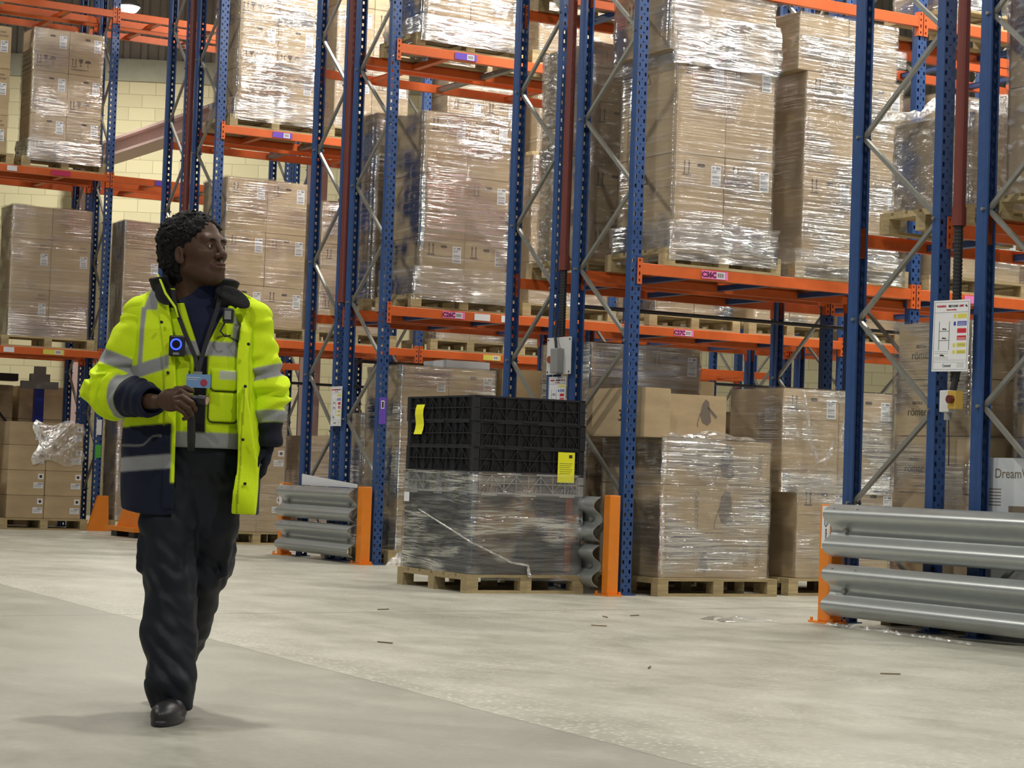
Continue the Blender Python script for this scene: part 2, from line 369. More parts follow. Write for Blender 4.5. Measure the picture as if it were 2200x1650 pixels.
# ============================================================ racking
# row: y positions of the uprights (front pair, back pair), frame x positions, beam levels (top of beam)
ROWS = {
 'a': dict(ys=(9.25, 10.13, 10.47, 11.38), xs=(9.3, 12.2), lv=(2.66, 5.05), h=6.4, zb=((1.46, 1), (1.44, 0)), word='nearest rack'),
 'b': dict(ys=(14.10, 15.00, 15.27, 16.08), xs=(9.3, 12.2, 15.1), lv=(2.65, 5.03), h=6.6, zb=((1.40, 1), (1.33, 0)), word='second rack'),
 'c': dict(ys=(18.50, 19.33, 19.50, 20.28), xs=(9.3, 12.15, 15.0, 17.85), lv=(2.53, 5.12), h=7.0, zb=((1.42, 1), (1.30, 0)), word='third rack'),
 'd': dict(ys=(22.95, 23.72, 23.98, 24.66), xs=(9.3, 12.0, 14.8, 17.6), lv=(2.41, 4.87, 7.25), h=8.2, zb=((1.25, 1), (1.20, 0)), word='fourth rack'),
 'e': dict(ys=(26.72, 27.28, 27.47, 28.10), xs=(6.3, 9.3, 12.2), lv=(2.34, 4.67, 6.85), h=8.6, zb=((1.54, 1), (1.54, 0)), word='farthest rack'),
}
def upright_mesh(h, holes=True):
    """C-section post: web 100 mm wide at y=0 facing -y with two columns of slots, flanges running back 70 mm"""
    mb = MB(); xb = (-.05, -.040, -.022, .022, .040, .05); p = 0.075; n = int(h/p)
    for k in range(n):
        z0 = k*p
        if holes:
            for j in range(5):
                if j in (1, 3):
                    mb.add([(xb[j], 0, z0), (xb[j+1], 0, z0), (xb[j+1], 0, z0+.024), (xb[j], 0, z0+.024)], [(0, 1, 2, 3)])
                    mb.add([(xb[j], 0, z0+.054), (xb[j+1], 0, z0+.054), (xb[j+1], 0, z0+p), (xb[j], 0, z0+p)], [(0, 1, 2, 3)])
                elif j == 2:
                    a, b2 = -.006, .006
                    mb.add([(xb[j], 0, z0), (a, 0, z0), (a, 0, z0+p), (xb[j], 0, z0+p)], [(0, 1, 2, 3)])
                    mb.add([(b2, 0, z0), (xb[j+1], 0, z0), (xb[j+1], 0, z0+p), (b2, 0, z0+p)], [(0, 1, 2, 3)])
                    mb.add([(a, 0, z0+.006), (b2, 0, z0+.006), (b2, 0, z0+p-.006), (a, 0, z0+p-.006)], [(0, 1, 2, 3)])
                else:
                    mb.add([(xb[j], 0, z0), (xb[j+1], 0, z0), (xb[j+1], 0, z0+p), (xb[j], 0, z0+p)], [(0, 1, 2, 3)])
    for s in (-1, 1):
        x = .05*s
        pts = [(x, 0), (x, .045), (x*0.8, .058), (x*0.8, .085), (x*0.5, .085)]
        for i in range(4):
            (xa, ya), (xc, yc) = pts[i], pts[i+1]
            mb.add([(xa, ya, 0), (xc, yc, 0), (xc, yc, n*p), (xa, ya, n*p)], [(0, 1, 2, 3)])
    me = mb.mesh('upright', BLUE)
    return me
UPM = {}
def brace_mesh(mb, p0, p1):
    # open channel 34 x 28 mm
    d = Vector(p1)-Vector(p0); x = Vector((1, 0, 0)); nrm = x.cross(d).normalized()
    for off, w, h in ((nrm*0.013, 0.026, 0.0025), (-nrm*0.013, 0.026, 0.0025)):
        mb.bar(Vector(p0)+off, Vector(p1)+off, w, h, up=nrm)
    mb.bar(Vector(p0)-x*0.012, Vector(p1)-x*0.012, 0.0025, 0.026, up=nrm)
FRAMES = {}
def rack_frame(x, y0, y1, h, znode, at_back, label, group):
    t = empty('rack_frame', (x, y0, 0)); D = y1-y0
    tag(t, label, 'rack frame', group)
    if h not in UPM: UPM[h] = upright_mesh(h)
    u1 = link('upright', UPM[h], t, (0, 0, 0)); u2 = link('upright', UPM[h], t, (0, D, 0), PI)
    for yy in (0.03, D-0.03):
        mb = MB().box(-.07, .07, yy-.07, yy+.07, 0, .008)
        for a in (-.055, .055): mb.tube([(a, yy, .008), (a, yy, .025)], .009, 6)
        mb.build('base_plate', BLUE, t)
    # zig-zag bracing: nodes alternate between the two uprights
    pitch_ = 1.25 if D > 0.84 else (1.18 if D > 0.775 else 1.12 if D > 0.6 else 1.0)
    z = znode - 2*pitch_; side = at_back; half = pitch_/2; pts = []
    while z < h-0.2:
        if z > 0.08: pts.append((0, (D-.06) if side else .06, z))
        z += half; side = not side
    for a, b in zip(pts, pts[1:]):
        mb = MB(); brace_mesh(mb, a, b); mb.tube([(-.062, a[1], a[2]), (.062, a[1], a[2])], .011, 8); mb.build('brace', GALVD, t)
    return t
BEAM_M = {}
def beam_things(row, k, x0, x1, y, zt, faceneg, label, group, conn=True):
    """one load beam between two frames; y is the outer web face of the uprights"""
    key = (round(x1-x0, 3), faceneg)
    L = x1-x0; s = -1 if faceneg else 1
    if key not in BEAM_M:
        mb = MB()
        # stepped box section: 50 deep, 90 high, with ledge
        prof = [(-.012*s*-1*0-.0, 0)]
        ys = (-s*0.0, -s*0.05)
        poly = [(s*.004, -.090), (s*.004, -.004), (s*.0, 0.0), (-s*.030, 0.0), (-s*.030, -.022), (-s*.050, -.022), (-s*.050, -.090)]
        if s > 0: poly = poly[::-1]
        mb.prism(poly, 'x', 0.052, L-.052)
        me = mb.mesh('rack_beam', ORANGE)
        cms = []
        for side in (0, 1):
            c = MB(); xa = 0.006 if side == 0 else L-.05; xb_ = xa+.044
            # slotted plate on the web
            ya, yb = (s*.001, s*.007); y_lo, y_hi = min(ya, yb), max(ya, yb)
            zz = [(-.17, -.15), (-.13, -.10), (-.07, -.04), (-.02, .01), (.03, .04)]
            c.box(xa, xa+.014, y_lo, y_hi, -.17, .04); c.box(xa+.028, xb_, y_lo, y_hi, -.17, .04)
            for a, b in zz: c.box(xa+.014, xa+.028, y_lo, y_hi, a, b)
            xp = xb_-.0 if side == 0 else xa
            c.box(xp-.003, xp+.003, -.05 if s > 0 else -.006, .006 if s > 0 else .05, -.17, .04)
            cms.append(c.mesh('end_connector', ORANGE))
        BEAM_M[key] = (me, cms)
    me, cms = BEAM_M[key]
    o = link('rack_beam', me, None, (x0, y + s*.006, zt))
    tag(o, label, 'rack beam', group)
    if conn:
        for c in cms: link('end_connector', c, o, (0, 0, 0))
    return o
ORD = ['lowest', 'second', 'third']
BAYW = ['first', 'second', 'third']
BEAMS = {}
for rk, R_ in ROWS.items():
    ys, xs = R_['ys'], R_['xs']
    for pi_ in (0, 1):
        ya, yb = ys[2*pi_], ys[2*pi_+1]
        for k, x in enumerate(xs):
            zn, ab = R_['zb'][pi_]
            side = 'front half' if pi_ == 0 else 'back half'
            if rk == 'e': pos = ('left inner frame', 'middle end frame', 'right inner frame')[k]
            else: pos = ('end frame', 'second frame in', 'third frame in', 'fourth frame in')[k]
            FRAMES[(rk, pi_, k)] = rack_frame(x, ya, yb, R_['h'], zn, bool(ab),
                'blue slotted rack frame, %s, %s of the %s' % (pos, side, R_['word']), 'blue rack frames')
    for k in range(len(xs)-1):
        for li, z in enumerate(R_['lv']):
            for yi, y in enumerate(ys):
                neg = yi % 2 == 0
                # a beam sits on the outer face of its frame
                w = ('front beam', 'second beam', 'third beam', 'rear beam')[yi]
                BEAMS[(rk, k, li, yi)] = beam_things(R_, k, xs[k], xs[k+1], y, z, neg,
                    'orange rack beam, %s, %s level, %s bay of the %s' % (w, ORD[li], BAYW[k], R_['word']), 'orange rack beams')
# pallet support bars between the beams
SUP = {}
def support(x, y0, y1, z, mat, label):
    D = y1-y0; key = (round(D, 3), mat.name)
    if key not in SUP:
        mb = MB().box(-.035, .035, .045, D-.045, -.045, -.041).box(-.035, -.031, .045, D-.045, -.041, -.002).box(.031, .035, .045, D-.045, -.041, -.002)
        mb.box(-.042, -.031, .045, D-.045, -.004, -.001).box(.031, .042, .045, D-.045, -.004, -.001)
        SUP[key] = mb.mesh('support_bar', mat)
    o = link('support_bar', SUP[key], None, (x, y0, z-.03)); return tag(o, label, 'support bar', 'pallet support bars')
for rk, R_ in ROWS.items():
    ys, xs = R_['ys'], R_['xs']
    mt = {'a': BLUE, 'b': BLUE, 'c': BLUE, 'd': ORANGE, 'e': ORANGE}[rk]
    for k in range(len(xs)-1):
        for li, z in enumerate(R_['lv']):
            for pi_ in (0, 1):
                for q, fx in enumerate((0.22, 0.5, 0.8)):
                    m_ = mt if (rk in 'ab' or li == 0) else (GALVD if q == 1 else ORANGE)
                    col = 'blue' if m_ is BLUE else ('grey' if m_ is GALVD else 'orange')
                    support(xs[k]+(xs[k+1]-xs[k])*fx, ys[2*pi_], ys[2*pi_+1], z, m_,
                        '%s %s support bar, %s level, %s bay, %s of the %s' % (('left', 'middle', 'right')[q], col, ORD[li], BAYW[k], 'front half' if pi_ == 0 else 'back half', R_['word']))
# ============================================================ pallets and cartons
def pallet_proto(w, d, wood, key):
    """block pallet: deck boards, nine blocks, three bottom boards; long side along x"""
    t = {}
    mb = MB(); nb = 6; g = 0.03; bw = (d-(nb-1)*g)/nb
    for i in range(nb): y = -d/2+i*(bw+g); mb.box(-w/2, w/2, y, y+bw, .122, .144)
    for x in (-w/2, -.05, w/2-.1): mb.box(x, x+.1, -d/2, d/2, .1, .122)
    t['deck'] = mb.mesh('deck', wood)
    mb = MB().box(-.05, .05, -.05, .05, .022, .1); t['block'] = mb.mesh('block', wood)
    mb = MB().box(-w/2, w/2, -.05, .05, 0, .022); t['bottom_board'] = mb.mesh('bottom_board', wood)
    t['wd'] = (w, d); return t
PAL = {}
def pallet(x0, x1, y0, y1, z, label, old=False, group='wooden pallets'):
    w, d = round(x1-x0, 2), round(y1-y0, 2); key = (w, d, old)
    if key not in PAL: PAL[key] = pallet_proto(w, d, WOODD if old else WOOD, key)
    P_ = PAL[key]; t = empty('wooden_pallet', ((x0+x1)/2, (y0+y1)/2, z)); tag(t, label, 'pallet', group)
    link('deck', P_['deck'], t)
    for i in (-1, 0, 1):
        link('bottom_board', P_['bottom_board'], t, (0, i*(d/2-.05), 0))
        for j in (-1, 0, 1): link('block', P_['block'], t, (j*(w/2-.05), i*(d/2-.05), 0))
    return t
# printed marks, drawn in the x-z plane at y = 0 (facing -y), thickness 1 mm
def arrows(mb, cx, cz, s=1.0, T=-.001):
    for dx in (-.022*s, .022*s):
        mb.box(cx+dx-.005*s, cx+dx+.005*s, T, 0, cz-.05*s, cz+.03*s)
        mb.prism([(cx+dx-.013*s, cz+.028*s), (cx+dx+.013*s, cz+.028*s), (cx+dx, cz+.058*s)], 'y', T, 0)
    mb.box(cx-.042*s, cx+.042*s, T, 0, cz-.066*s, cz-.056*s)
def glass(mb, cx, cz, s=1.0, T=-.001):
    mb.prism([(cx-.03*s, cz+.05*s), (cx-.024*s, cz+.01*s), (cx-.006*s, cz-.008*s), (cx+.006*s, cz-.008*s), (cx+.024*s, cz+.01*s), (cx+.03*s, cz+.05*s)], 'y', T, 0)
    mb.box(cx-.004*s, cx+.004*s, T, 0, cz-.045*s, cz-.005*s); mb.box(cx-.02*s, cx+.02*s, T, 0, cz-.052*s, cz-.045*s)
def umbrella(mb, cx, cz, s=1.0, T=-.001):
    pts = [(cx+.045*s*math.cos(a), cz+.008*s+.04*s*math.sin(a)) for a in [PI*i/10 for i in range(11)]]
    mb.prism(pts, 'y', T, 0); mb.box(cx-.003*s, cx+.003*s, T, 0, cz-.05*s, cz+.01*s); mb.box(cx-.003*s, cx+.014*s, T, 0, cz-.054*s, cz-.048*s)
def rrect(cx, cz, w, h, r, n=5):
    out = []
    for sx, sz, a0 in ((1, 1, 0), (-1, 1, 90), (-1, -1, 180), (1, -1, 270)):
        for i in range(n+1):
            a = math.radians(a0+90*i/n); out.append((cx+sx*(w/2-r)+r*math.cos(a), cz+sz*(h/2-r)+r*math.sin(a)))
    return out
CM = {}
def label_mesh(w, h, style):
    k = ('lab', round(w, 3), round(h, 3), style)
    if k in CM: return CM[k]
    mb = MB().box(-w/2, w/2, -.0012, 0, -h/2, h/2, 0); r = RNG
    def ln(x0, x1, z0, z1): mb.box(x0*w-w/2, x1*w-w/2, -.0018, -.0012, z0*h-h/2, z1*h-h/2, 1)
    if style == 'tall':
        ln(.12, .32, .86, .93); ln(.5, .92, .84, .94)
        for z in (.76, .70, .64): ln(.1, .78 if z > .7 else .6, z, z+.025)
        for i in range(13): ln(.12+i*.058, .12+i*.058+(.036 if i % 3 else .018), .38, .50)
        for z in (.31, .26): ln(.15, .85, z, z+.02)
        for i in range(13): ln(.12+i*.058, .12+i*.058+(.03 if i % 2 else .045), .07, .19)
    elif style == 'wide':
        for i in range(10): ln(.45+i*.05, .45+i*.05+.03, .62, .9)
        for z in (.68, .52, .36, .2): ln(.08, .4 if z > .6 else .8, z, z+.05)
    elif style == 'round':
        pass
    CM[k] = mb.mesh('shipping_label', [WHITE, BARC]); return CM[k]
def carton(x0, x1, y0, y1, z0, z1, style, label, group, mat=None, jit=True, marks=True, side=None):
    w, d, h = round(x1-x0, 3), round(y1-y0, 3), round(z1-z0, 3)
    mat = mat or CB; key = ('box', w, d, h, mat.name)
    if key not in CM:
        mb = MB(); c = .006; hw, hd = w/2, d/2
        ring = [(-hw+c, -hd), (hw-c, -hd), (hw, -hd+c), (hw, hd-c), (hw-c, hd), (-hw+c, hd), (-hw, hd-c), (-hw, -hd+c)]
        mb.prism(ring, 'z', c*.6, h-c*.6)
        inn = [(x*(1-c/hw), y*(1-c/hd)) for x, y in ring]; mb.prism(inn, 'z', 0, h)
        CM[key] = mb.mesh('carton', mat)
    name = 'cardboard_carton'
    o = link(name, CM[key], None, ((x0+x1)/2, (y0+y1)/2, z0)); tag(o, label, 'carton', group)
    if jit: o.rotation_euler = (0, 0, RNG.uniform(-.007, .007)); o.location.x += RNG.uniform(-.002, .002)
    if not marks: return o
    F = -d/2-.0006
    # flap fold line printed / creased across the face
    k2 = ('crease', w)
    if k2 not in CM: CM[k2] = MB().box(-w/2+.01, w/2-.01, -.0006, 0, -.0015, .0015).mesh('flap_crease', INKG)
    if style in ('arrows', 'arrows2', 'plain_lab', 'fragile'):
        link('flap_crease', CM[k2], o, (0, F, h*.68))
        k3 = ('hand',)
        if k3 not in CM: CM[k3] = MB().prism(rrect(0, 0, .072, .026, .0128), 'y', -.0012, 0).mesh('hand_hole', INK)
        link('hand_hole', CM[k3], o, (w*(.02 if style != 'arrows2' else .04), F, h-.085))
        lh = .165; link('shipping_label', label_mesh(.098, lh, 'tall'), o, (w/2-.085, F, h-.075-lh/2))
    if style in ('arrows', 'arrows2'):
        k4 = ('arr',)
        if k4 not in CM:
            mb = MB(); arrows(mb, 0, 0, 1.0); CM[k4] = mb.mesh('printed_arrows', INK)
        link('printed_arrows', CM[k4], o, (-w/2+.11, F, h-.11))
    if style == 'fragile':
        k4 = ('frag',)
        if k4 not in CM:
            mb = MB(); arrows(mb, -.09, 0, .95); glass(mb, .0, .005, .95); umbrella(mb, .095, 0, .95); mb.box(-.13, .11, -.001, 0, -.09, -.084); mb.box(-.13, .05, -.001, 0, -.103, -.098)
            CM[k4] = mb.mesh('printed_symbols', INK)
        link('printed_symbols', CM[k4], o, (-w/2+.16, F, .16))
    if style == 'romer':
        link('shipping_label', label_mesh(.098, .15, 'tall'), o, (w/2-.09, F, h-.26))
        text_obj('printed_word', 'römer', .055, INKG, o, (w/2-.11, F, h-.12))
        mb = ('rl',)
        if mb not in CM: CM[mb] = MB().box(-.04, .04, -.001, 0, 0, .006).box(-.04, .04, -.001, 0, .014, .02).mesh('printed_lines', INKG)
        link('printed_lines', CM[mb], o, (w/2-.11, F, h-.085))
    if style == 'round':
        k5 = ('rnd',)
        if k5 not in CM:
            mb = MB().box(-.036, .036, -.001, 0, -.036, .036, 0); mb.prism([(.02*math.cos(a), .02*math.sin(a)) for a in [2*PI*i/14 for i in range(14)]], 'y', -.002, -.001, 1)
            CM[k5] = mb.mesh('round_mark_label', [WHITE, INK])
        link('round_mark_label', CM[k5], o, (w/2-.055, F, h-.075)); link('shipping_label', label_mesh(.125, .075, 'wide'), o, (w/2-.085, F, h-.19))
    if side:
        S = -w/2-.0006
        if 'arrows' in side:
            k6 = ('sarr',)
            if k6 not in CM:
                mb = MB(); arrows(mb, -.07, 0, 1.15)
                for a, b in (((.05, -.03), (.12, -.03)), ((.12, -.03), (.085, .05)), ((.085, .05), (.05, -.03))):
                    mb.bar((a[0], -.0005, a[1]), (b[0], -.0005, b[1]), .001, .006, up=(0, 0, 1) if abs(b[0]-a[0]) > .05 else (1, 0, 0))
                CM[k6] = mb.mesh('printed_arrows', INK)
            s_ = link('printed_arrows', CM[k6], o, (S, side['arrows'], h-.19)); s_.rotation_euler = (0, 0, -PI/2)
        if 'label' in side:
            s_ = link('shipping_label', label_mesh(.15, .11, 'wide'), o, (S, side['label'], h*.72)); s_.rotation_euler = (0, 0, -PI/2)
    return o
def wrap(tiers, label, mat=None, seed=0, name='stretch_film', top=True, amp=.006, group='stretch film wraps', sag=None):
    """film sleeve round a stack; tiers = list of (x0,x1,y0,y1,z0,z1)"""
    rs = np.random.RandomState(seed); vs = []; fs = []
    ox, oy, oz = (tiers[0][0]+tiers[0][1])/2, (tiers[0][2]+tiers[0][3])/2, tiers[0][4]
    ph = rs.rand(12)*6.28
    for (x0, x1, y0, y1, z0, z1) in tiers:
        e = .012; x0 -= e; x1 += e; y0 -= e; y1 += e; r = .02
        path = []
        def seg(a, b, n):
            for i in range(n): path.append((a[0]+(b[0]-a[0])*i/n, a[1]+(b[1]-a[1])*i/n))
        nx = max(4, int((x1-x0)/.05)); ny = max(4, int((y1-y0)/.05))
        seg((x0+r, y0), (x1-r, y0), nx); seg((x1-r, y0), (x1, y0+r), 2); seg((x1, y0+r), (x1, y1-r), ny); seg((x1, y1-r), (x1-r, y1), 2)
        seg((x1-r, y1), (x0+r, y1), nx); seg((x0+r, y1), (x0, y1-r), 2); seg((x0, y1-r), (x0, y0+r), ny); seg((x0, y0+r), (x0+r, y0), 2)
        n = len(path); nz = max(3, int((z1-z0)/.045)); base = len(vs); cx, cy = (x0+x1)/2, (y0+y1)/2
        for j in range(nz+1):
            z = z0+(z1-z0)*j/nz
            for i, (px, py) in enumerate(path):
                t = i/n*6.28
                dsp = amp*(math.sin(9*t+22*z+ph[0])*math.sin(31*z+ph[1]+3*t)+.6*math.sin(47*z+ph[2]+5*math.sin(4*t+ph[3]))+.5*math.sin(23*t+ph[4]))
                dsp = max(dsp, -.004)+.004
                lx, ly = px-cx, py-cy; L = math.hypot(lx, ly)
                vs.append((px+lx/L*dsp-ox, py+ly/L*dsp-oy, z-oz))
        for j in range(nz):
            for i in range(n):
                i2 = (i+1) % n; fs.append((base+j*n+i, base+j*n+i2, base+(j+1)*n+i2, base+(j+1)*n+i))
        if top:
            b2 = len(vs)
            for j in range(7):
                for i in range(7):
                    px, py = x0+(x1-x0)*i/6, y0+(y1-y0)*j/6
                    vs.append((px-ox, py-oy, z1+.006+.012*abs(math.sin(5*px+ph[5])*math.sin(7*py+ph[6]))-oz))
            for j in range(6):
                for i in range(6): a = b2+j*7+i; fs.append((a, a+1, a+8, a+7))
    me = bpy.data.meshes.new(name); me.from_pydata(vs, [], fs); me.materials.append(mat or FILM)
    me.polygons.foreach_set('use_smooth', [True]*len(fs)); me.update()
    o = link(name, me, None, (ox, oy, oz)); tag(o, label, 'stretch film', group); return o
def band(parent_label, tiers, seed=0, amp=.012):
    w = LABELS['clear stretch film wrapped round '+parent_label][0]
    o = wrap(tiers, None, FILMB, seed, name='film_band', top=False, amp=amp)
    for k in ('category', 'group', 'label'):
        if k in o: del o[k]
    o.location = o.location - w.location; o.parent = w; return o
def crumple(cx, cy, z, lx, ly, lz, label, seed=0, mat=None, rz=0.0, n=16, group=None, rx=0.0):
    """loose crumpled film"""
    rs = np.random.RandomState(seed); vs = []; fs = []; ph = rs.rand(8)*6.28
    for j in range(n+1):
        for i in range(n+1):
            u, v = i/n-.5, j/n-.5
            edge = max(0.0, 1-max(abs(u), abs(v))*2)**.5
            zz = lz*edge*(.55+.45*math.sin(11*u+ph[0]+3*v)*math.sin(13*v+ph[1]))+lz*.25*rs.rand()*edge
            vs.append((u*lx*(1+.15*math.sin(9*v+ph[2])), v*ly*(1+.15*math.sin(8*u+ph[3])), zz+.003))
    for j in range(n):
        for i in range(n): a = j*(n+1)+i; fs.append((a, a+1, a+n+2, a+n+1))
    me = bpy.data.meshes.new('crumpled_film'); me.from_pydata(vs, [], fs); me.materials.append(mat or FILMS)
    o = link('crumpled_film', me, None, (cx, cy, z), rz); o.rotation_euler = (rx, 0, rz); tag(o, label, 'stretch film', group); return o
LW = {1: ['only'], 2: ['bottom', 'top'], 3: ['bottom', 'middle', 'top'], 4: ['bottom', 'second', 'third', 'top'], 5: ['bottom', 'second', 'third', 'fourth', 'top'], 6: ['bottom', 'second', 'third', 'fourth', 'fifth', 'top']}
CW = {1: [''], 2: ['left', 'right'], 3: ['left', 'centre', 'right']}
def load(desc, x0, x1, y0, y1, zb, layers, cols, style='arrows', film=FILM, old=False, pal=True, tiers=None, mat=None, side=None, seed=0, seams=None, marks=True, stylef=None, wraptop=True):
    """a palletised stack. layers = list of layer tops (z); tiers = per-layer (x0,x1) overrides"""
    zt = zb+.144 if pal else zb
    if pal: pallet(x0-.09, x1+.09, y0-.03, y1+.03, zb, 'wooden pallet under %s' % desc, old)
    z = zt+.002; nl = len(layers)
    for li, ztop in enumerate(layers):
        a, b = (tiers[li] if tiers and tiers[li] else (x0, x1)); nc = cols
        for c in range(nc):
            xa = a+(b-a)*c/nc+.002; xb = a+(b-a)*(c+1)/nc-.002
            st = stylef(li, c) if stylef else style
            cw = CW[nc][c]
            carton(xa, xb, y0, y1, z, ztop-.001, st, 'brown carton, %s layer%s of %s' % (LW[nl][li], (', '+cw) if cw else '', desc), 'cartons on '+desc, mat=mat, marks=marks,
                   side=(side if c == 0 else None))
        z = ztop
    if film:
        tl = []; z = zt
        prev = None; cur = None
        for li, ztop in enumerate(layers):
            xx = tuple(tiers[li]) if tiers and tiers[li] else (x0, x1)
            if cur and cur[0] == xx: cur[2] = ztop
            else:
                if cur: tl.append(cur)
                cur = [xx, z, ztop]
            z = ztop
        tl.append(cur)
        wrap([(t[0][0], t[0][1], y0, y1, t[1], t[2]) for t in tl], 'clear stretch film wrapped round %s' % desc, film, seed, top=wraptop)
# ---- row b (second row), first level
load('the tall stack above the C36C label', 9.66, 10.64, 14.12, 14.96, 2.65, [3.58, 4.41, 4.99], 2, tiers=[None, None, (9.57, 10.62)], side={'arrows': 0.10}, seed=1, film=FILM,
     stylef=lambda l, c: 'plain' if l == 2 else 'arrows')
load('the tall stack right of the C36C one', 10.97, 12.02, 14.12, 14.96, 2.65, [3.56, 4.41, 4.90], 2, tiers=[None, None, (10.88, 11.94)], seed=2, film=FILM,
     stylef=lambda l, c: 'plain' if l == 2 else 'arrows')
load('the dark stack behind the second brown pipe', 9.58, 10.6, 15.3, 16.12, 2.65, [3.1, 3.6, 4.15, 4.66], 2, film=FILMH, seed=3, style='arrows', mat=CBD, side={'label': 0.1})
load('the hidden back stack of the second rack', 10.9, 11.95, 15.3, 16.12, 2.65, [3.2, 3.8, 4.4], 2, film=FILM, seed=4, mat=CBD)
load('the second-bay stack of the second rack', 12.45, 13.45, 14.14, 14.96, 2.65, [3.25, 3.85, 4.4], 2, film=FILM, seed=5)
load('the farther second-bay stack, second rack', 13.75, 14.75, 14.14, 14.96, 2.65, [3.25, 3.85, 4.4], 2, film=FILM, seed=6)
load('the upper back stack of the second rack', 9.55, 10.5, 15.3, 16.1, 5.03, [5.7, 6.3], 2, film=FILMD, seed=7)
load('the upper second-bay stack, second rack', 12.6, 13.6, 14.14, 14.96, 5.03, [5.7, 6.3], 2, film=FILMD, seed=8)
band('the tall stack above the C36C label', [(9.62, 10.66, 14.10, 14.98, 4.30, 4.72)], 101, .02)
band('the tall stack above the C36C label', [(9.62, 10.68, 14.09, 14.98, 2.70, 3.02)], 102, .018)
band('the tall stack right of the C36C one', [(10.90, 12.05, 14.09, 14.98, 2.66, 2.90)], 103, .018)
band('the tall stack right of the C36C one', [(10.90, 12.03, 14.12, 14.98, 4.55, 4.70)], 104, .01)
# ---- row b ground
def gstyle(l, c): return 'arrows2'
load('the floor boxes behind the big guard post', 11.0, 12.06, 14.12, 14.92, 0, [.93], 2, film=FILML, seed=9, mat=CB, style='arrows2')
load('the loosely wrapped pair above the floor boxes', 10.86, 12.04, 14.16, 14.92, .931, [1.73], 2, pal=False, film=FILM, seed=10, style='arrows2', side={'label': -0.2})
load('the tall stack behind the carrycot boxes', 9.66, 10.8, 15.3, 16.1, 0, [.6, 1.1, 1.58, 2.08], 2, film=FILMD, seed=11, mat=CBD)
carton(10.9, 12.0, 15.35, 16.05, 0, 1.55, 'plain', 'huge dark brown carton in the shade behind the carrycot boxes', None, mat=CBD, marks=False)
# the carrycot pallet
pallet(9.52, 10.70, 13.97, 14.97, 0, 'pale wooden pallet under the carrycot boxes, right of the blue post')
PRAM = simple('print_pram', srgb(112, 102, 92), 0.7)
def pram_mark(mb, s=1.0):
    mb.prism([(-.06*s, -.02*s), (-.035*s, .10*s), (.01*s, .155*s), (.05*s, .13*s), (.07*s, .02*s), (.085*s, -.09*s), (.04*s, -.13*s), (-.03*s, -.10*s)], 'y', -.001, 0)
    mb.bar((-.06*s, -.0005, 0), (-.095*s, -.0005, -.12*s), .001, .008*s, up=(1, 0, 0)); mb.bar((-.095*s, -.0005, -.12*s), (-.085*s, -.0005, -.15*s), .001, .008*s, up=(1, 0, 0))
GRP = 'carrycot cartons'
for li, (za, zb_, lw) in enumerate(((.146, .51, 'bottom'), (.51, .89, 'middle'), (.89, 1.26, 'top'))):
    o = carton(9.58, 10.64, 14.03, 14.93, za, zb_, 'none', 'long carrycot carton with pram print, %s of the wrapped stack beside the blue post' % lw, GRP)
    F = -.451; h = zb_-za
    text_obj('printed_word', 'CARRYCOT' if li else 'ORFEO', .056, INKG, o, (-.2 if li else .3, F, h/2), spin=-PI/2)
    text_obj('printed_word', 'ORFEO', .06, INKG, o, (.42, F, h/2), spin=-PI/2)
    mb = MB(); pram_mark(mb, 1.05 if li else .6); q = mb.build('printed_pram', PRAM, o, (.08 if li else -.12, F, h/2 if li else .12))
link('shipping_label', label_mesh(.09, .08, 'wide'), bpy.data.objects['cardboard_carton'], (0, 0, 0)).hide_render = False
bpy.data.objects.remove([o for o in bpy.data.objects if o.name.startswith('shipping_label') and o.parent and o.parent.name == 'cardboard_carton' and tuple(o.location) == (0.0, 0.0, 0.0)][0])
o = carton(9.40, 9.65, 14.06, 14.93, 1.262, 1.66, 'none', 'upright carton numbered 3200, standing on top of the carrycot stack at its left', None)
text_obj('printed_word', '3200', .13, INK, o, (-.127, -.18, .17), face='-x')
o = carton(9.70, 10.34, 14.25, 14.93, 1.262, 1.63, 'none', 'loose carton with a bird-like pram print on top of the carrycot stack', None)
mb = MB(); pram_mark(mb, .75); mb.bar((.03, -.0005, .05), (.12, -.0005, -.03), .001, .02, up=(0, 0, 1)); mb.build('printed_pram', PRAM, o, (.10, -.341, .22))
wrap([(9.58, 10.64, 14.03, 14.93, .12, 1.27)], 'clear stretch film wrapped round the carrycot boxes', FILM, 12)
crumple(10.05, 14.45, 1.27, 1.0, .8, .10, 'bunched shiny film lying on top of the carrycot stack', 5, n=22)
band('the loosely wrapped pair above the floor boxes', [(10.84, 12.08, 14.12, 14.95, .86, 1.02)], 105, .015)
for k_, pts in enumerate(([(11.02, 1.70), (11.06, 1.5), (11.10, 1.30), (11.18, 1.12), (11.30, 1.16), (11.34, 1.30), (11.26, 1.10)], [(11.52, 1.66), (11.47, 1.5), (11.42, 1.34), (11.46, 1.22)])):
    mb = MB().tube([(x, 14.10-.012*(i % 2), z) for i, (x, z) in enumerate(pts)], [.010, .016, .018, .02, .018, .014, .01][:len(pts)], 6)
    tag(mb.build('film_tail', FILMS), 'twisted shiny film tail on the %s big box above the floor boxes' % ('left', 'right')[k_], 'stretch film')
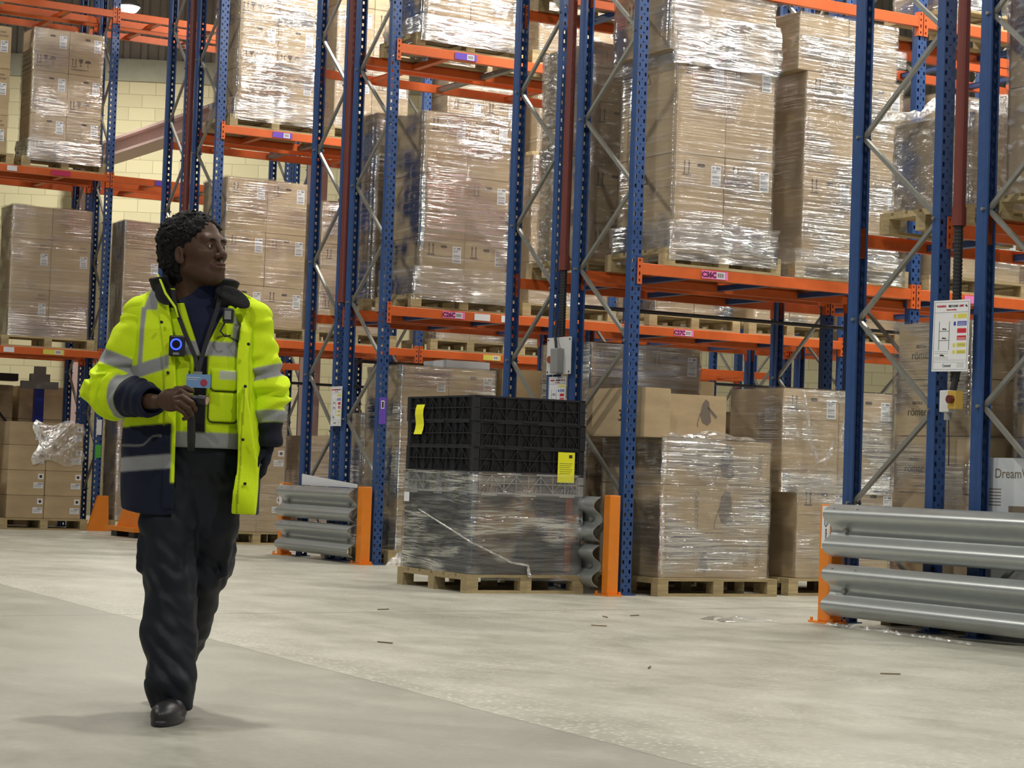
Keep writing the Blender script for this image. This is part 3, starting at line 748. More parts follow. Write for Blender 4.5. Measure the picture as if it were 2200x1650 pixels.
# ---- row c (third row)
load('the shiny stack above the C26C label', 9.68, 10.66, 18.54, 19.3, 2.53, [3.25, 3.88, 4.50], 2, film=FILMD, seed=20)
load('the dull stack behind the C26C one', 9.62, 10.6, 19.52, 20.24, 2.53, [3.25, 3.9, 4.6], 2, film=FILMD, seed=21, mat=CBD, side={'arrows': 0.0})
load('the stack right of the C26C one', 10.95, 11.9, 18.56, 19.3, 2.53, [3.1, 3.7, 4.2], 2, film=FILMD, seed=22)
load('the stack above the C27C label', 12.5, 13.5, 18.56, 19.3, 2.53, [3.1, 3.7, 4.3], 2, film=FILMD, seed=23)
load('the stack right of the C27C one', 13.8, 14.75, 18.56, 19.3, 2.53, [3.1, 3.7, 4.3], 2, film=FILM, seed=24)
load('the third-bay stack of the third rack', 15.3, 16.3, 18.56, 19.3, 2.53, [3.1, 3.7, 4.3], 2, film=FILM, seed=25)
load('the upper stack at top centre', 9.62, 10.66, 18.54, 19.3, 5.12, [5.75, 6.35], 2, film=FILMD, seed=26, style='plain')
load('the upper stack right of top centre', 10.95, 11.95, 18.54, 19.3, 5.12, [5.75, 6.35], 2, film=FILM, seed=27)
load('the upper second-bay stack, third rack', 12.6, 13.6, 18.54, 19.3, 5.12, [5.75, 6.35], 2, film=FILM, seed=28)
load('the floor stack behind the black crates', 9.52, 10.58, 18.54, 19.3, 0, [.72, 1.34, 1.96], 2, film=FILMD, seed=29, style='plain_lab')
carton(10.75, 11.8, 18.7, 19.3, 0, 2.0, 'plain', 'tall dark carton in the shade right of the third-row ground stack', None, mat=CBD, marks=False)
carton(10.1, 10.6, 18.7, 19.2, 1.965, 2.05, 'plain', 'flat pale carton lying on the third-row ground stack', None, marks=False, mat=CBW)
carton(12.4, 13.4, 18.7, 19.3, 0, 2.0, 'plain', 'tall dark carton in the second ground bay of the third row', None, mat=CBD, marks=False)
load('the floor stack behind the short guard rail', 9.62, 10.6, 19.54, 20.24, 0, [.55, 1.0, 1.5], 2, film=FILMD, seed=30, side={'label': 0.1})
band('the shiny stack above the C26C label', [(9.62, 10.70, 18.50, 19.32, 2.62, 2.95)], 106, .018)
band('the upper stack at top centre', [(9.58, 10.70, 18.50, 19.32, 5.18, 5.45)], 107, .018)
# ---- row d (fourth row)
load('the tidy stack right of the person', 9.42, 10.45, 22.98, 23.7, 2.41, [3.03, 3.66, 4.28], 2, film=FILML, seed=40)
load('the shiny stack beside the tidy one', 10.65, 11.6, 22.98, 23.7, 2.41, [3.0, 3.6, 4.1], 2, film=FILMD, seed=41)
load('the second-bay stack, fourth rack', 12.25, 13.2, 22.98, 23.7, 2.41, [2.95, 3.5], 2, film=FILM, seed=42)
load('the right second-bay stack, fourth rack', 13.5, 14.45, 22.98, 23.7, 2.41, [2.95, 3.5], 2, film=FILM, seed=43)
load('the third-bay stack, fourth rack', 15.1, 16.1, 22.98, 23.7, 2.41, [2.95, 3.5], 2, film=FILM, seed=44)
load('the umbrella-mark stack above the person', 9.5, 10.48, 22.98, 23.7, 4.87, [5.58, 6.15, 6.72], 2, film=FILMD, seed=45, style='fragile')
load('the arrow-mark stack between two rack frames', 10.75, 11.75, 22.98, 23.7, 4.87, [5.7, 6.5, 7.2], 2, film=FILML, seed=46)
load('the upper second-bay stack, fourth rack', 12.3, 13.3, 22.98, 23.7, 4.87, [5.6, 6.3, 6.9], 2, film=FILML, seed=47)
load('the right upper second-bay stack, fourth rack', 13.6, 14.5, 22.98, 23.7, 4.87, [5.6, 6.3], 2, film=FILM, seed=48)
load('the low stack left of the guard rail', 9.62, 10.3, 22.98, 23.7, 0, [.6, 1.15, 1.7], 2, film=FILM, seed=49, style='round')
load('the far floor stack past the guard rail', 10.6, 11.6, 22.98, 23.7, 0, [.7, 1.3], 2, film=FILM, seed=50, style='plain_lab')
band('the umbrella-mark stack above the person', [(9.46, 10.52, 22.94, 23.72, 4.95, 5.22)], 108, .018)
# ---- row e (farthest row)
load('the umbrella-mark stack at far left', 8.22, 9.16, 26.76, 27.25, 4.67, [5.38, 5.94, 6.50], 2, film=FILML, seed=60, style='fragile')
load('the upper stack at the left edge', 6.95, 7.92, 26.76, 27.25, 4.67, [5.3, 5.9, 6.45], 2, film=None, seed=61, style='romer')
load('the six-box stack at far left', 8.04, 9.10, 26.76, 27.25, 2.34, [3.1, 3.75, 4.17], 2, film=FILM, seed=62, stylef=lambda l, c: 'plain' if l == 2 else 'romer')
load('the middle stack at the left edge', 6.85, 7.85, 26.76, 27.25, 2.34, [3.1, 3.75], 2, film=FILM, seed=63, style='romer')
load('the stack behind the head of the person', 9.55, 10.6, 26.76, 27.25, 2.34, [3.1, 3.74, 4.1], 2, film=FILM, seed=64, stylef=lambda l, c: 'plain' if l == 2 else 'romer')
load('the small round-mark boxes at lower left', 8.08, 9.06, 26.6, 27.1, 0, [.44, .76, 1.08, 1.38], 2, film=None, seed=65, style='round')
load('the lower stack at the left edge', 6.9, 7.85, 26.6, 27.1, 0, [.44, .76, 1.08], 2, film=FILM, seed=66, style='round')
load('the stack behind the orange sloped guard', 9.55, 10.55, 26.7, 27.2, 0, [.6, 1.2, 1.8], 2, film=FILM, seed=67, style='round')
# pale boxes under the dark bench, deep at the left
for i in range(3):
    carton(7.2+i*.78, 7.9+i*.78, 28.5, 29.0, 0, 1.45, 'none', 'big pale carton under the dark bench at left, %s of three' % ('leftmost', 'middle', 'rightmost')[i], 'big pale cartons', marks=False)
    carton(7.2+i*.78, 7.9+i*.78, 28.5, 29.0, 1.452, 1.9, 'none', 'pale carton on the top of the big one under the dark bench, %s of three' % ('leftmost', 'middle', 'rightmost')[i], 'upper pale cartons', marks=False)
band('the umbrella-mark stack at far left', [(8.2, 9.18, 26.73, 27.27, 4.76, 5.05)], 109, .012)
# ---- row a (nearest, right)
load('the wide grey load on the nearest rack', 9.54, 10.5, 10.5, 11.28, 2.66, [3.42], 1, film=FILMH, seed=80, style='none', mat=CBD)
crumple(9.95, 10.9, 3.43, 1.05, .85, .22, 'white crumpled film heaped on the wide load of the nearest rack', 9, n=22)
load('the tall load at the right edge', 9.46, 10.4, 9.3, 10.1, 2.66, [3.5, 4.3, 5.0], 1, film=FILMH, seed=81, style='none', mat=CBD)
load('the hidden load of the nearest rack', 10.8, 11.8, 10.5, 11.28, 2.66, [3.3], 1, film=FILM, seed=82, style='none', mat=CBD)
# the stack of cartons with the word roemer facing the cross aisle (nearest rack, ground)
for pi_, (ya, yb, dd) in enumerate(((10.35, 11.15, 'behind the white load sign'), (9.35, 10.2, 'at the right edge of the photo'))):
    XA = 9.48 if pi_ == 0 else 9.68
    pallet(XA-.04, XA+1.02, ya-.02, yb+.02, 0, 'wooden pallet hidden behind the big guard rail, stack %s' % dd, True)
    z = .146
    for li in range(5):
        zt = .146+.378*(li+1)
        o = carton(XA, XA+.98, ya+(.0 if li < 3 else .02), yb-.01*li, z, zt-.002, 'none', 'big brown carton, %s of the stack %s' % (LW[5][li], dd), 'big cartons '+dd, marks=False)
        d = yb-ya
        if pi_ == 0: text_obj('printed_word', 'römer', .075, INK, o, (-.4915, .225-.022*li, .16), face='-x'); text_obj('printed_word', 'BRITAX', .03, INK, o, (-.4915, .225-.022*li, .22), face='-x')
        z = zt
    wrap([(XA, XA+.98, ya, yb, .12, .146+.378*5)], 'clear stretch film round the brown cartons %s' % dd, FILML if pi_ == 0 else FILM, 90+pi_)
o = carton(9.38, 9.62, 9.52, 10.20, .75, 1.14, 'none', 'white printed carton with a swirl logo resting behind the big guard rail', None, mat=CBW, marks=False, jit=False)
text_obj('printed_word', 'DreamWrap', .085, INKG, o, (-.121, -.04, .29), face='-x')
mb = MB()
for a in range(0, 300, 12): mb.tube([(-.1215, .27+.035*math.cos(math.radians(a)), .28+.05*math.sin(math.radians(a))), (-.1215, .27+.035*math.cos(math.radians(a+12)), .28+.05*math.sin(math.radians(a+12)))], .008, 6)
mb.build('swirl_logo', INKG, o)
mb = MB()
for q in range(6): mb.box(-.1212, -.1202, .12, .27, .19-q*.02, .196-q*.02)
mb.box(-.1212, -.1202, -.3, .05, .02, .09); mb.build('printed_lines', INKG, o)
mb = MB().box(9.38, 9.62, 9.5, 10.22, .0, .748); tag(mb.build('grey_storage_bin', GREYP), 'dark grey bin behind the big guard rail under the white printed carton', 'bin')
# ============================================================ guard rails
def wprofile(xc, z0, z1, dep=.085, th=.004):
    """W-beam outline: two crests toward -x. returns closed polygon (x, z)"""
    n = 26; pts = []
    for i in range(n+1):
        t = i/n; c = math.cos(2*PI*(t-.5)/.6); c = math.copysign(abs(c)**.8, c)
        pts.append((xc+dep*(.5+.5*c), z1+(z0-z1)*t))
    return pts + [(x+th*1.3, z) for x, z in reversed(pts)]
def guard(label, xc, ya, yb, panels, posts, ph, stickers=False):
    t = empty('guard_rail', (0, 0, 0)); tag(t, label, 'guard rail', 'steel guard rails')
    for (z0, z1) in panels:
        poly = wprofile(xc, z0, z1); n = len(poly); mb = MB()
        mb.prism(poly, 'y', ya, yb)
        o = mb.build('rail_panel', GALV, t)
        o.data.polygons.foreach_set('use_smooth', [True]*(n)+[False]*2); o.data.set_sharp_from_angle(angle=math.radians(50)) if hasattr(o.data, 'set_sharp_from_angle') else None
        mb = MB()
        for yy in (ya+.13 if ya < yb-.5 else ya, yb-.16):
            zc = (z0+z1)/2; mb.tube([(xc+.078, yy, zc), (xc+.06, yy, zc)], .018, 10)
        mb.build('rail_bolt', GALVD, t)
        mb = MB(); H_ = z1-z0
        for yy in (yb-.10, yb-.34):
            for zz, xx in ((z1-H_*.09, xc+.030), (z1-H_*.32, xc+.044), (z1-H_*.68, xc+.044)): mb.bar((xx-.003, yy-.016, zz-.003), (xx-.003, yy+.016, zz+.003), .004, .010, up=(1, 0, 0))
        mb.build('rail_slot', INK, t)
    for (y0, y1) in posts:
        mb = MB().box(xc+.092, xc+.190, y0, y1, .012, ph); o = mb.build('post', YORANGE, t); bevel(o, .006)
        mb = MB().box(xc+.06, xc+.198, y0-.06, y1+.06, 0, .012)
        for a, b in ((xc+.075, y0-.04), (xc+.075, y1+.04), (xc+.18, y0-.04)): mb.tube([(a, b, .012), (a, b, .035)], .011, 6)
        mb.build('base_plate', YORANGE, t)
    return t
gA = guard('long double corrugated steel guard rail with orange end post at right', 8.975, 8.0, 11.245, [(.455, .805), (.06, .405)], [(11.25, 11.385), (7.86, 7.99)], .80)
mb = MB().box(9.064, 9.066, 11.27, 11.36, .50, .79, 0)
for i in range(12): mb.box(9.063, 9.064, 11.29, 11.315, .66+i*.009, .665+i*.009, 1)
mb.box(9.063, 9.064, 11.325, 11.335, .66, .77, 1); mb.build('barcode_sticker', [WHITE, BARC], gA)
text_obj('sticker_text', 'Checkmate 4', .032, INK, gA, (9.0625, 11.315, .575), face='-x', spin=PI/2)
gC = guard('short double corrugated steel guard rail between two orange posts, left of centre', 9.03, 18.62, 20.36, [(.405, .735), (.06, .375)], [(18.49, 18.61), (20.37, 20.48)], .755)
mb = MB().box(9.119, 9.121, 20.385, 20.465, .47, .74, 0); mb.build('barcode_sticker', WHITE, gC)
mb = MB().prism([(18.75, .74), (20.05, .74), (20.05, .855), (18.75, .775)], 'x', 9.18, 9.186); tag(mb.build('white_board', WHITE), 'thin white board standing behind the short guard rail', 'board')
gB = guard('double corrugated guard rail half hidden behind the black crates, orange front post', 8.985, 14.12, 15.9, [(.42, .775), (.06, .395)], [(14.02, 14.11)], .79)
# orange steel guards at far left
t = empty('orange_steel_guard', (9.05, 24.6, 0)); tag(t, 'orange sloped steel guard on the floor, just left of the legs of the person', 'guard')
mb = MB().prism([(-.45, .1), (.45, .1), (.45, .34), (.12, .50), (-.05, .52), (-.1, .50)], 'x', -.05, .02)
mb.build('sloped_plate', YORANGE, t, rz=PI).location = (0, .1, 0)
MB().box(-.14, .1, -.38, .62, .07, .12).build('base_rail', YORANGE, t)
MB().box(-.10, .06, -.3, -.12, 0, .07).build('foot_block', BLACKP, t); MB().box(-.1, .06, .3, .5, 0, .07).build('foot_block', BLACKP, t)
t = empty('orange_post_guard', (9.30, 26.55, 0)); tag(t, 'orange tapered post guard at the foot of the far blue post', 'guard')
MB().prism([(-.16, 0), (.12, 0), (.10, .46), (-.03, .46)], 'y', -.03, .05).build('tapered_plate', YORANGE, t)
# ============================================================ sprinkler risers, signs, switches
for yy, zt0, zb_, who in ((10.30, 2.62, 1.62, 'nearest rack on the right'), (15.135, 2.65, 2.1, 'rack behind the black crates'), (19.415, 2.6, .3, 'rack behind the left guard rail'), (23.86, 2.4, .3, 'rack behind the person')):
    o = MB().tube([(9.26, yy, zt0), (9.26, yy, 9.0)], .040, 16).build('riser_pipe', PIPE, smooth=False); tag(o, 'red-brown vertical pipe at the end of the %s' % who, 'pipe', 'brown riser pipes')
    MB().tube([(9.26, yy, zt0), (9.26, yy, zt0+.12)], .046, 16).build('pipe_coupling', PIPE, o)
    mb = MB(); zz = zb_
    while zz < zt0: mb.tube([(9.26, yy, zz), (9.26, yy, min(zz+.016, zt0))], .030, 12); mb.tube([(9.26, yy, zz+.016), (9.26, yy, min(zz+.024, zt0))], .026, 12, caps=False); zz += .024
    if zb_ > 1: o = mb.build('ribbed_conduit', CONDUIT); tag(o, 'black ribbed conduit below the brown pipe of the %s' % who, 'conduit', 'black conduits')
for yy, z, x0, x1, who in ((15.135, 2.36, 9.35, 15.0, 'second rack row'), (19.415, 2.02, 9.35, 17.0, 'third rack row'), (23.86, 1.95, 9.35, 16, 'fourth rack row')):
    o = MB().tube([(x0, yy, z), (x1, yy, z)], .017, 8).build('sprinkler_pipe', CONDUIT); tag(o, 'thin black horizontal pipe running through the %s' % who, 'pipe', 'black horizontal pipes')
def load_sign(y_left, y_right, z0, z1, x, label, tilt=0.0):
    """board facing -x; y_left is the larger y (left in the photo)"""
    t = empty('load_sign', (x, (y_left+y_right)/2, (z0+z1)/2)); t.rotation_euler = (tilt, 0, 0)
    tag(t, label, 'sign', 'rack load signs'); W_ = y_left-y_right; H_ = z1-z0
    def R(mb, u0, u1, v0, v1, T=0):   # u from left (0) to right (1), v from top (0) to bottom (1)
        mb.box(-.0035-T, -.003-T, W_/2-u1*W_, W_/2-u0*W_, H_/2-v1*H_, H_/2-v0*H_)
    MB().box(-.003, .003, -W_/2, W_/2, -H_/2, H_/2).build('sign_board', WHITE, t)
    mb = MB()
    for a in ((.03, .97, .025, .03), (.03, .97, .97, .975), (.03, .04, .025, .975), (.96, .97, .025, .975), (.03, .97, .17, .175), (.03, .97, .87, .873), (.03, .97, .84, .843)): R(mb, *a)
    for u in (.17, .45): R(mb, u, u+.018, .30, .70)
    for v in (.43, .56): R(mb, .17, .468, v, v+.010)
    for v in (.72, .745, .80, .82): R(mb, .06, .45, v, v+.004)
    for i in range(4): R(mb, .7, .9, .885+i*.018, .889+i*.018)
    mb.build('sign_lines', BARC, t)
    mb = MB(); R(mb, .68, .93, .195, .26); R(mb, .68, .93, .60, .66); R(mb, .68, .93, .70, .755); R(mb, .57, .64, .20, .255); R(mb, .57, .64, .61, .66); R(mb, .57, .64, .705, .755); mb.build('yellow_panel', YELLOWL, t)
    mb = MB(); R(mb, .68, .93, .30, .365); 
    for k in range(10):
        a = 2*PI*k/10; pass
    R(mb, .575, .635, .305, .36); mb.build('blue_panel', SBLUE, t)
    mb = MB(); R(mb, .68, .93, .40, .465); R(mb, .68, .93, .50, .565); mb.build('red_panel', RED, t)
    mb = MB()
    for v in (.315, .335, .352, .53, .548): R(mb, .70, .91, v, v+.006, .0006)
    mb.build('panel_lines', WHITE, t)
    mb = MB()
    for v in (.62, .637, .722, .738): R(mb, .70, .91, v, v+.004, .0006)
    mb.build('panel_dark_lines', BARC, t)
    def T(nm, s, size, mt, u, v): text_obj(nm, s, size, mt, t, (-.0045, W_/2-u*W_, H_/2-v*H_), face='-x', bold=.0004)
    T('sign_text', 'WARNING', H_*.040, RED, .22, .085); T('sign_text', 'SELF LOAD', H_*.040, INK, .55, .085); T('sign_text', 'LIMIT', H_*.04, RED, .78, .085); T('sign_text', '4a', H_*.045, INK, .91, .085)
    T('sign_text', 'maximum rack loading', H_*.022, RED, .5, .135)
    T('sign_text', '1000 kgs', H_*.024, INK, .32, .405); T('sign_text', '1000 kgs', H_*.024, INK, .32, .535)
    T('sign_text', '3000kg', H_*.030, INK, .28, .775); T('sign_text', 'Conrad', H_*.055, BARC, .42, .92)
    return t
load_sign(10.42, 10.085, 1.68, 2.135, 9.175, 'white rack load sign with coloured panels on the right-hand rack end', .02)
load_sign(15.26, 14.99, 1.40, 1.755, 9.228, 'white rack load sign below the grey switch panel, half hidden by the black crates')
load_sign(19.50, 19.26, 1.35, 1.75, 9.222, 'small white rack load sign above the left guard rail')
# switch panel on the second row
t = empty('switch_panel', (9.225, 15.11, 1.93)); tag(t, 'light grey switch panel with a cable box on the end of the second rack row', 'switch panel')
PANEL = simple('panel_grey', srgb(206, 208, 208), 0.5)
MB().box(-.004, .004, -.19, .19, -.155, .155).build('back_plate', PANEL, t)
o = MB().box(-.07, -.004, -.085, .03, -.15, .06).build('cable_box', GREYP, t); bevel(o, .008)
MB().tube([(-.004, .115, -.03), (-.03, .115, -.03)], .03, 16).build('rotary_knob', simple('knob_brown', srgb(150, 66, 34), 0.4), t)
MB().tube([(-.02, .02, .30), (-.03, .025, .16), (-.04, -.01, .10), (-.04, -.02, .05)], .013, 8).build('cable', CONDUIT, t)
mb = MB()
for a, b in ((.17, .135), (-.17, .135), (.17, -.135), (-.17, -.135)): mb.tube([(-.004, a, b), (-.008, a, b)], .008, 8)
mb.build('panel_screw', INK, t)
# isolator switch on the nearest row
t = empty('isolator_switch', (9.21, 10.24, 1.50)); tag(t, 'grey and yellow isolator switch with a dark red knob below the right-hand load sign', 'switch')
o = MB().box(-.05, .02, .0, .09, -.08, .06).build('switch_body', PANEL, t); bevel(o, .006)
MB().box(-.06, .0, -.075, .0, -.06, .055).build('yellow_plate', simple('switch_yellow', srgb(196, 160, 70), .5), t)
MB().tube([(-.06, -.04, .0), (-.09, -.04, .0)], .026, 16).build('rotary_knob', simple('knob_dark_red', srgb(96, 40, 30), .4), t)
MB().tube([(-.02, .04, -.08), (-.02, .04, -.13)], .024, 12).build('cable_gland', GREYP, t)
MB().tube([(-.02, .03, -.13), (-.02, .02, -.3), (-.01, .03, -.42)], .004, 6).build('cable', CONDUIT, t)
MB().tube([(.01, .03, .06), (.02, .0, .2), (.03, .0, .4)], .022, 8).build('ribbed_conduit', CONDUIT, t)
# location labels on the beams
def loc_label(rk, k, li, yi, x0, x1, mat, txt, desc, name='location_label', tail=True):
    b = BEAMS[(rk, k, li, yi)]; lx = x0-b.location.x; w = x1-x0
    mb = MB().box(lx, lx+w, -.0105, -.0095, -.078, -.012, 0)
    if tail:
        mb.box(lx+w*.56, lx+w*.88, -.0112, -.0105, -.072, -.018, 1)
        for i in range(7): mb.box(lx+w*(.60+i*.036), lx+w*(.60+i*.036)+w*.018, -.0118, -.0112, -.062, -.026, 2)
    o = mb.build(name, [mat, WHITE, INK], b)
    tag(o, desc)
    if txt: text_obj('label_text', txt, .060, LTXT, b, (lx+w*.28, -.0112, -.046), bold=.0022)
loc_label('b', 0, 0, 0, 9.93, 10.19, PINK, 'C36C', 'pink label reading C36C')
loc_label('c', 0, 0, 0, 9.92, 10.17, PINK, 'C26C', 'pink label reading C26C')
loc_label('c', 1, 0, 0, 12.70, 12.95, PINK, 'C27C', 'pink label reading C27C')
loc_label('c', 0, 0, 0, 10.28, 10.46, WHITE, None, 'blank white sticker', 'white_sticker', False)
loc_label('c', 0, 0, 0, 10.59, 10.71, WHITE, None, 'blank white sticker', 'white_sticker', False)
loc_label('d', 0, 1, 0, 9.95, 10.2, PURPLE, None, 'purple barcode label')
loc_label('c', 0, 1, 0, 9.95, 10.2, PURPLE, None, 'purple barcode label')
loc_label('e', 0, 1, 0, 8.5, 8.76, MAGENTA, None, 'dark pink label', tail=False)
loc_label('e', 0, 1, 0, 7.92, 8.05, WHITE, None, 'white sticker', 'white_sticker', False)
loc_label('e', 1, 1, 0, 9.92, 10.12, PURPLE, None, 'purple label', tail=False)
loc_label('e', 0, 0, 0, 8.5, 8.78, YELLOWL, None, 'yellow label')
loc_label('e', 0, 0, 0, 7.98, 8.12, WHITE, None, 'white sticker', 'white_sticker', False)
loc_label('b', 1, 0, 0, 12.75, 12.95, PINK, None, 'pink label')
loc_label('d', 1, 0, 0, 12.9, 13.15, YELLOWL, None, 'yellow label')
loc_label('d', 2, 0, 0, 15.5, 15.7, YELLOWL, None, 'yellow label')
mb = MB().box(-.036, .04, -.003, -.001, 1.37, 1.63, 0).box(-.018, .018, -.004, -.003, 1.52, 1.60, 1).box(-.01, .01, -.005, -.004, 1.53, 1.59, 2)
tag(mb.build('location_label', [PURPLE, WHITE, INK], FRAMES[('c', 0, 0)]), 'purple barcode sticker on the post')
mb = MB().box(-.04, .04, -.003, -.001, .95, 1.12, 0); tag(mb.build('green_sticker', [GREENL], FRAMES[('e', 0, 1)]), 'green sticker on the post')
mb = MB().box(-.035, .035, -.003, -.001, 1.25, 1.45, 0); tag(mb.build('white_sticker', [WHITE], FRAMES[('e', 0, 1)]), 'white sticker on the post')
# ============================================================ black crates on the floor pallet
pallet(7.97, 9.03, 14.30, 15.47, 0, 'pale wooden pallet under the black crates, in the centre of the floor')
CX0, CX1, CY0, CY1 = 8.0, 9.01, 14.32, 15.45
def crate_mesh(h, wall, rib, latch=True):
    """collapsible crate: recessed walls behind an outer lattice of ribs"""
    W_, D_ = CX1-CX0, CY1-CY0; hx, hy = W_/2, D_/2; mb = MB(); e = .018
    mb.box(-hx+e, hx-e, -hy+e, hy-e, .004, h-.004, 0)
    mb.box(-hx, hx, -hy, hy, h-.014, h, 1); mb.box(-hx+.004, hx-.004, -hy+.004, hy-.004, 0, .016, 1)
    for s in (-1, 1):
        for q in (-1, 1): mb.box(q*hx-(.05 if q > 0 else 0), q*hx+(0 if q > 0 else .05), s*hy-(.05 if s > 0 else 0), s*hy+(0 if s > 0 else .05), 0, h, 1)
    def face(L, put):
        put(-L/2, L/2, h*.50, h*.50+.008)
        n = 8
        for i in range(n+1):
            u = -L/2+.06+(L-.12)*i/n; put(u-.003, u+.003, .01, h-.01)
        for i in range(0, n, 2):
            u0 = -L/2+.06+(L-.12)*i/n; st = (L-.12)/n
            put(None, None, (u0, .02), (u0+st, h-.02)); put(None, None, (u0+st, h-.02), (u0+2*st, .02))
        for i in range(3):
            for k in range(5):
                u = -L/2+.10+(L-.3)*i/2+k*.028; put(None, None, (u, .01), (u+.012, .055))
        for i in range(3):
            u = -L/2+.15+(L-.3)*i/2; put(u-.07, u+.07, -.012, .012)
    def py(s):
        def put(a, b, c, d):
            y = s*hy; 
            if a is None: mb.bar((c[0], y-s*.006, c[1]), (d[0], y-s*.006, d[1]), .010, .005, 1, up=(0, 0, 1) if abs(d[0]-c[0]) > abs(d[1]-c[1]) else (1, 0, 0))
            else: mb.box(a, b, min(y, y-s*e), max(y, y-s*e), c, d, 1)
        return put
    def px(s):
        def put(a, b, c, d):
            x = s*hx
            if a is None: mb.bar((x-s*.006, c[0], c[1]), (x-s*.006, d[0], d[1]), .010, .005, 1, up=(0, 0, 1) if abs(d[0]-c[0]) > abs(d[1]-c[1]) else (0, 1, 0))
            else: mb.box(min(x, x-s*e), max(x, x-s*e), a, b, c, d, 1)
        return put
    face(W_, py(-1)); face(D_, px(-1))
    return mb.mesh('crate', [wall, rib])
CRD = simple('crate_black', srgb(20, 21, 25), 0.45, var=0.1); CRR = simple('crate_rib', srgb(38, 39, 44), 0.33, var=0.1)
CRG = simple('crate_pale_wrapped', srgb(112, 114, 116), 0.5, var=0.1); CRGR = simple('crate_pale_rib', srgb(150, 152, 152), 0.45)
cm_ = crate_mesh(.198, CRD, CRR); cg_ = crate_mesh(.165, CRG, CRGR)
cc = ((CX0+CX1)/2, (CY0+CY1)/2)
for i, (z, w) in enumerate(((.935, 'lowest'), (1.134, 'middle'), (1.333, 'topmost'))):
    tag(link('collapsible_crate', cm_, None, (cc[0]+(0, .006, -.004)[i], cc[1], z)), 'black ribbed plastic crate, %s of the three above the wrapped part' % w, 'crate', 'black ribbed crates')
tag(link('collapsible_crate', cg_, None, (cc[0], cc[1], .768)), 'grey ribbed crate seen milky through film, under the black crates', 'crate')
o = MB().box(CX0, CX1, CY0, CY1, .146, .766).build('crate_sleeve', simple('sleeve_black', srgb(52, 54, 58), .45, var=.12, nscale=3)); bevel(o, .01); tag(o, 'dark grey smooth-walled crate at the bottom of the black crate stack', 'crate')
MB().box(CX1-.16, CX1-.10, CY0-.004, CY0, .16, .75).build('rust_strip', simple('rust_strip', srgb(110, 62, 44), .6), o)
wrap([(CX0, CX1, CY0, CY1, .10, .94)], 'clear stretch film wrapped round the lower half of the crate stack', FILMC, 55, amp=.006)
mb = MB().tube([(CX0-.02, CY1-.3, .62), (CX0-.02, CY0+.2, .46), (CX0-.015, CY0-.02, .40), (CX0+.2, CY0-.028, .31), (CX0+.36, CY0-.03, .24), (CX0+.50, CY0-.035, .22), (CX0+.52, CY0-.035, .13)], [.006, .007, .008, .008, .009, .012, .02], 6)
tag(mb.build('film_tail', FILMS), 'twisted white film tail hanging down the front of the crate stack', 'stretch film')
for nm, y, z, fx, lab in (('a', None, None, 0, ''),):
    pass
def paper(face, u, z0, z1, w, lab):
    t = MB()
    if face == 'y':
        t.box(CX0+u, CX0+u+w, CY0-.012, CY0-.010, z0, z1, 0)
        for i in range(6): t.box(CX0+u+.015, CX0+u+w-.02-.01*(i % 3), CY0-.0125, CY0-.012, z1-.09-i*.016, z1-.087-i*.016, 1)
        t.box(CX0+u+w*.65, CX0+u+w*.85, CY0-.0125, CY0-.012, z1-.045, z1-.02, 1)
    else:
        n = 6
        for i in range(n):
            za, zb_ = z1+(z0-z1)*i/n, z1+(z0-z1)*(i+1)/n; o1 = .010*math.sin(i*1.1); o2 = .010*math.sin((i+1)*1.1)
            sh = (.0, -.03)[0]+.006*i
            t.add([(CX0-.012-o1, u+sh, za), (CX0-.012-o1, u+w+sh, za), (CX0-.012-o2, u+w+sh+.006, zb_), (CX0-.012-o2, u+sh+.006, zb_)], [(0, 1, 2, 3)], 0)
    return tag(t.build('yellow_note', [YPAPER, INK]), lab, 'paper note')
paper('y', .76, .875, 1.115, .155, 'yellow printed sheet taped to the right side of the black crates')
paper('x', 15.13, 1.225, 1.465, .14, 'curled yellow slip hanging on the left side of the black crates')
def wl(face, u, z, w, h, lab):
    mb = MB()
    if face == 'x': mb.box(CX0-.026, CX0-.0245, u, u+w, z, z+h)
    else: mb.box(CX0+u, CX0+u+w, CY0-.004, CY0-.002, z, z+h)
    return tag(mb.build('small_white_label', WHITE), lab, 'label')
wl('x', 15.32, .68, .09, .075, 'small white label on the film at the upper left of the crate stack')
# ============================================================ loose film and litter
crumple(9.62, 18.38, 0, .5, .25, .16, 'shiny crumpled film lying at the foot of the third-row post', 3, n=14)
crumple(8.72, 26.57, 1.12, .62, .52, .07, 'crumpled film hanging over the small boxes at lower left', 31, n=18, rx=PI/2)
crumple(8.55, 11.6, 0, .40, .35, .03, 'flat crumpled film on the floor left of the big guard rail post', 8, n=12)
mb = MB(); rs = np.random.RandomState(4)
pts = [(8.98, 11.15), (8.93, 10.9), (8.95, 10.6), (8.90, 10.3), (8.88, 10.0), (8.84, 9.6)]
vs = []; fs = []
for i in range(60):
    t_ = i/59*5; a = int(min(t_, 4.999)); fr = t_-a; x = pts[a][0]+(pts[a+1][0]-pts[a][0])*fr; y = pts[a][1]+(pts[a+1][1]-pts[a][1])*fr
    w_ = .05*(1-i/75)
    for k in range(4): vs.append((x-w_+w_*2*k/3+rs.randn()*.006, y+rs.randn()*.006, .004+abs(rs.randn())*.014*(k in (1, 2))))
for i in range(59):
    for k in range(3): a = i*4+k; fs.append((a, a+1, a+5, a+4))
me = bpy.data.meshes.new('film_strip'); me.from_pydata(vs, [], fs); me.materials.append(FILMS)
tag(link('film_strip', me), 'long strip of crumpled film on the floor along the big guard rail', 'stretch film')
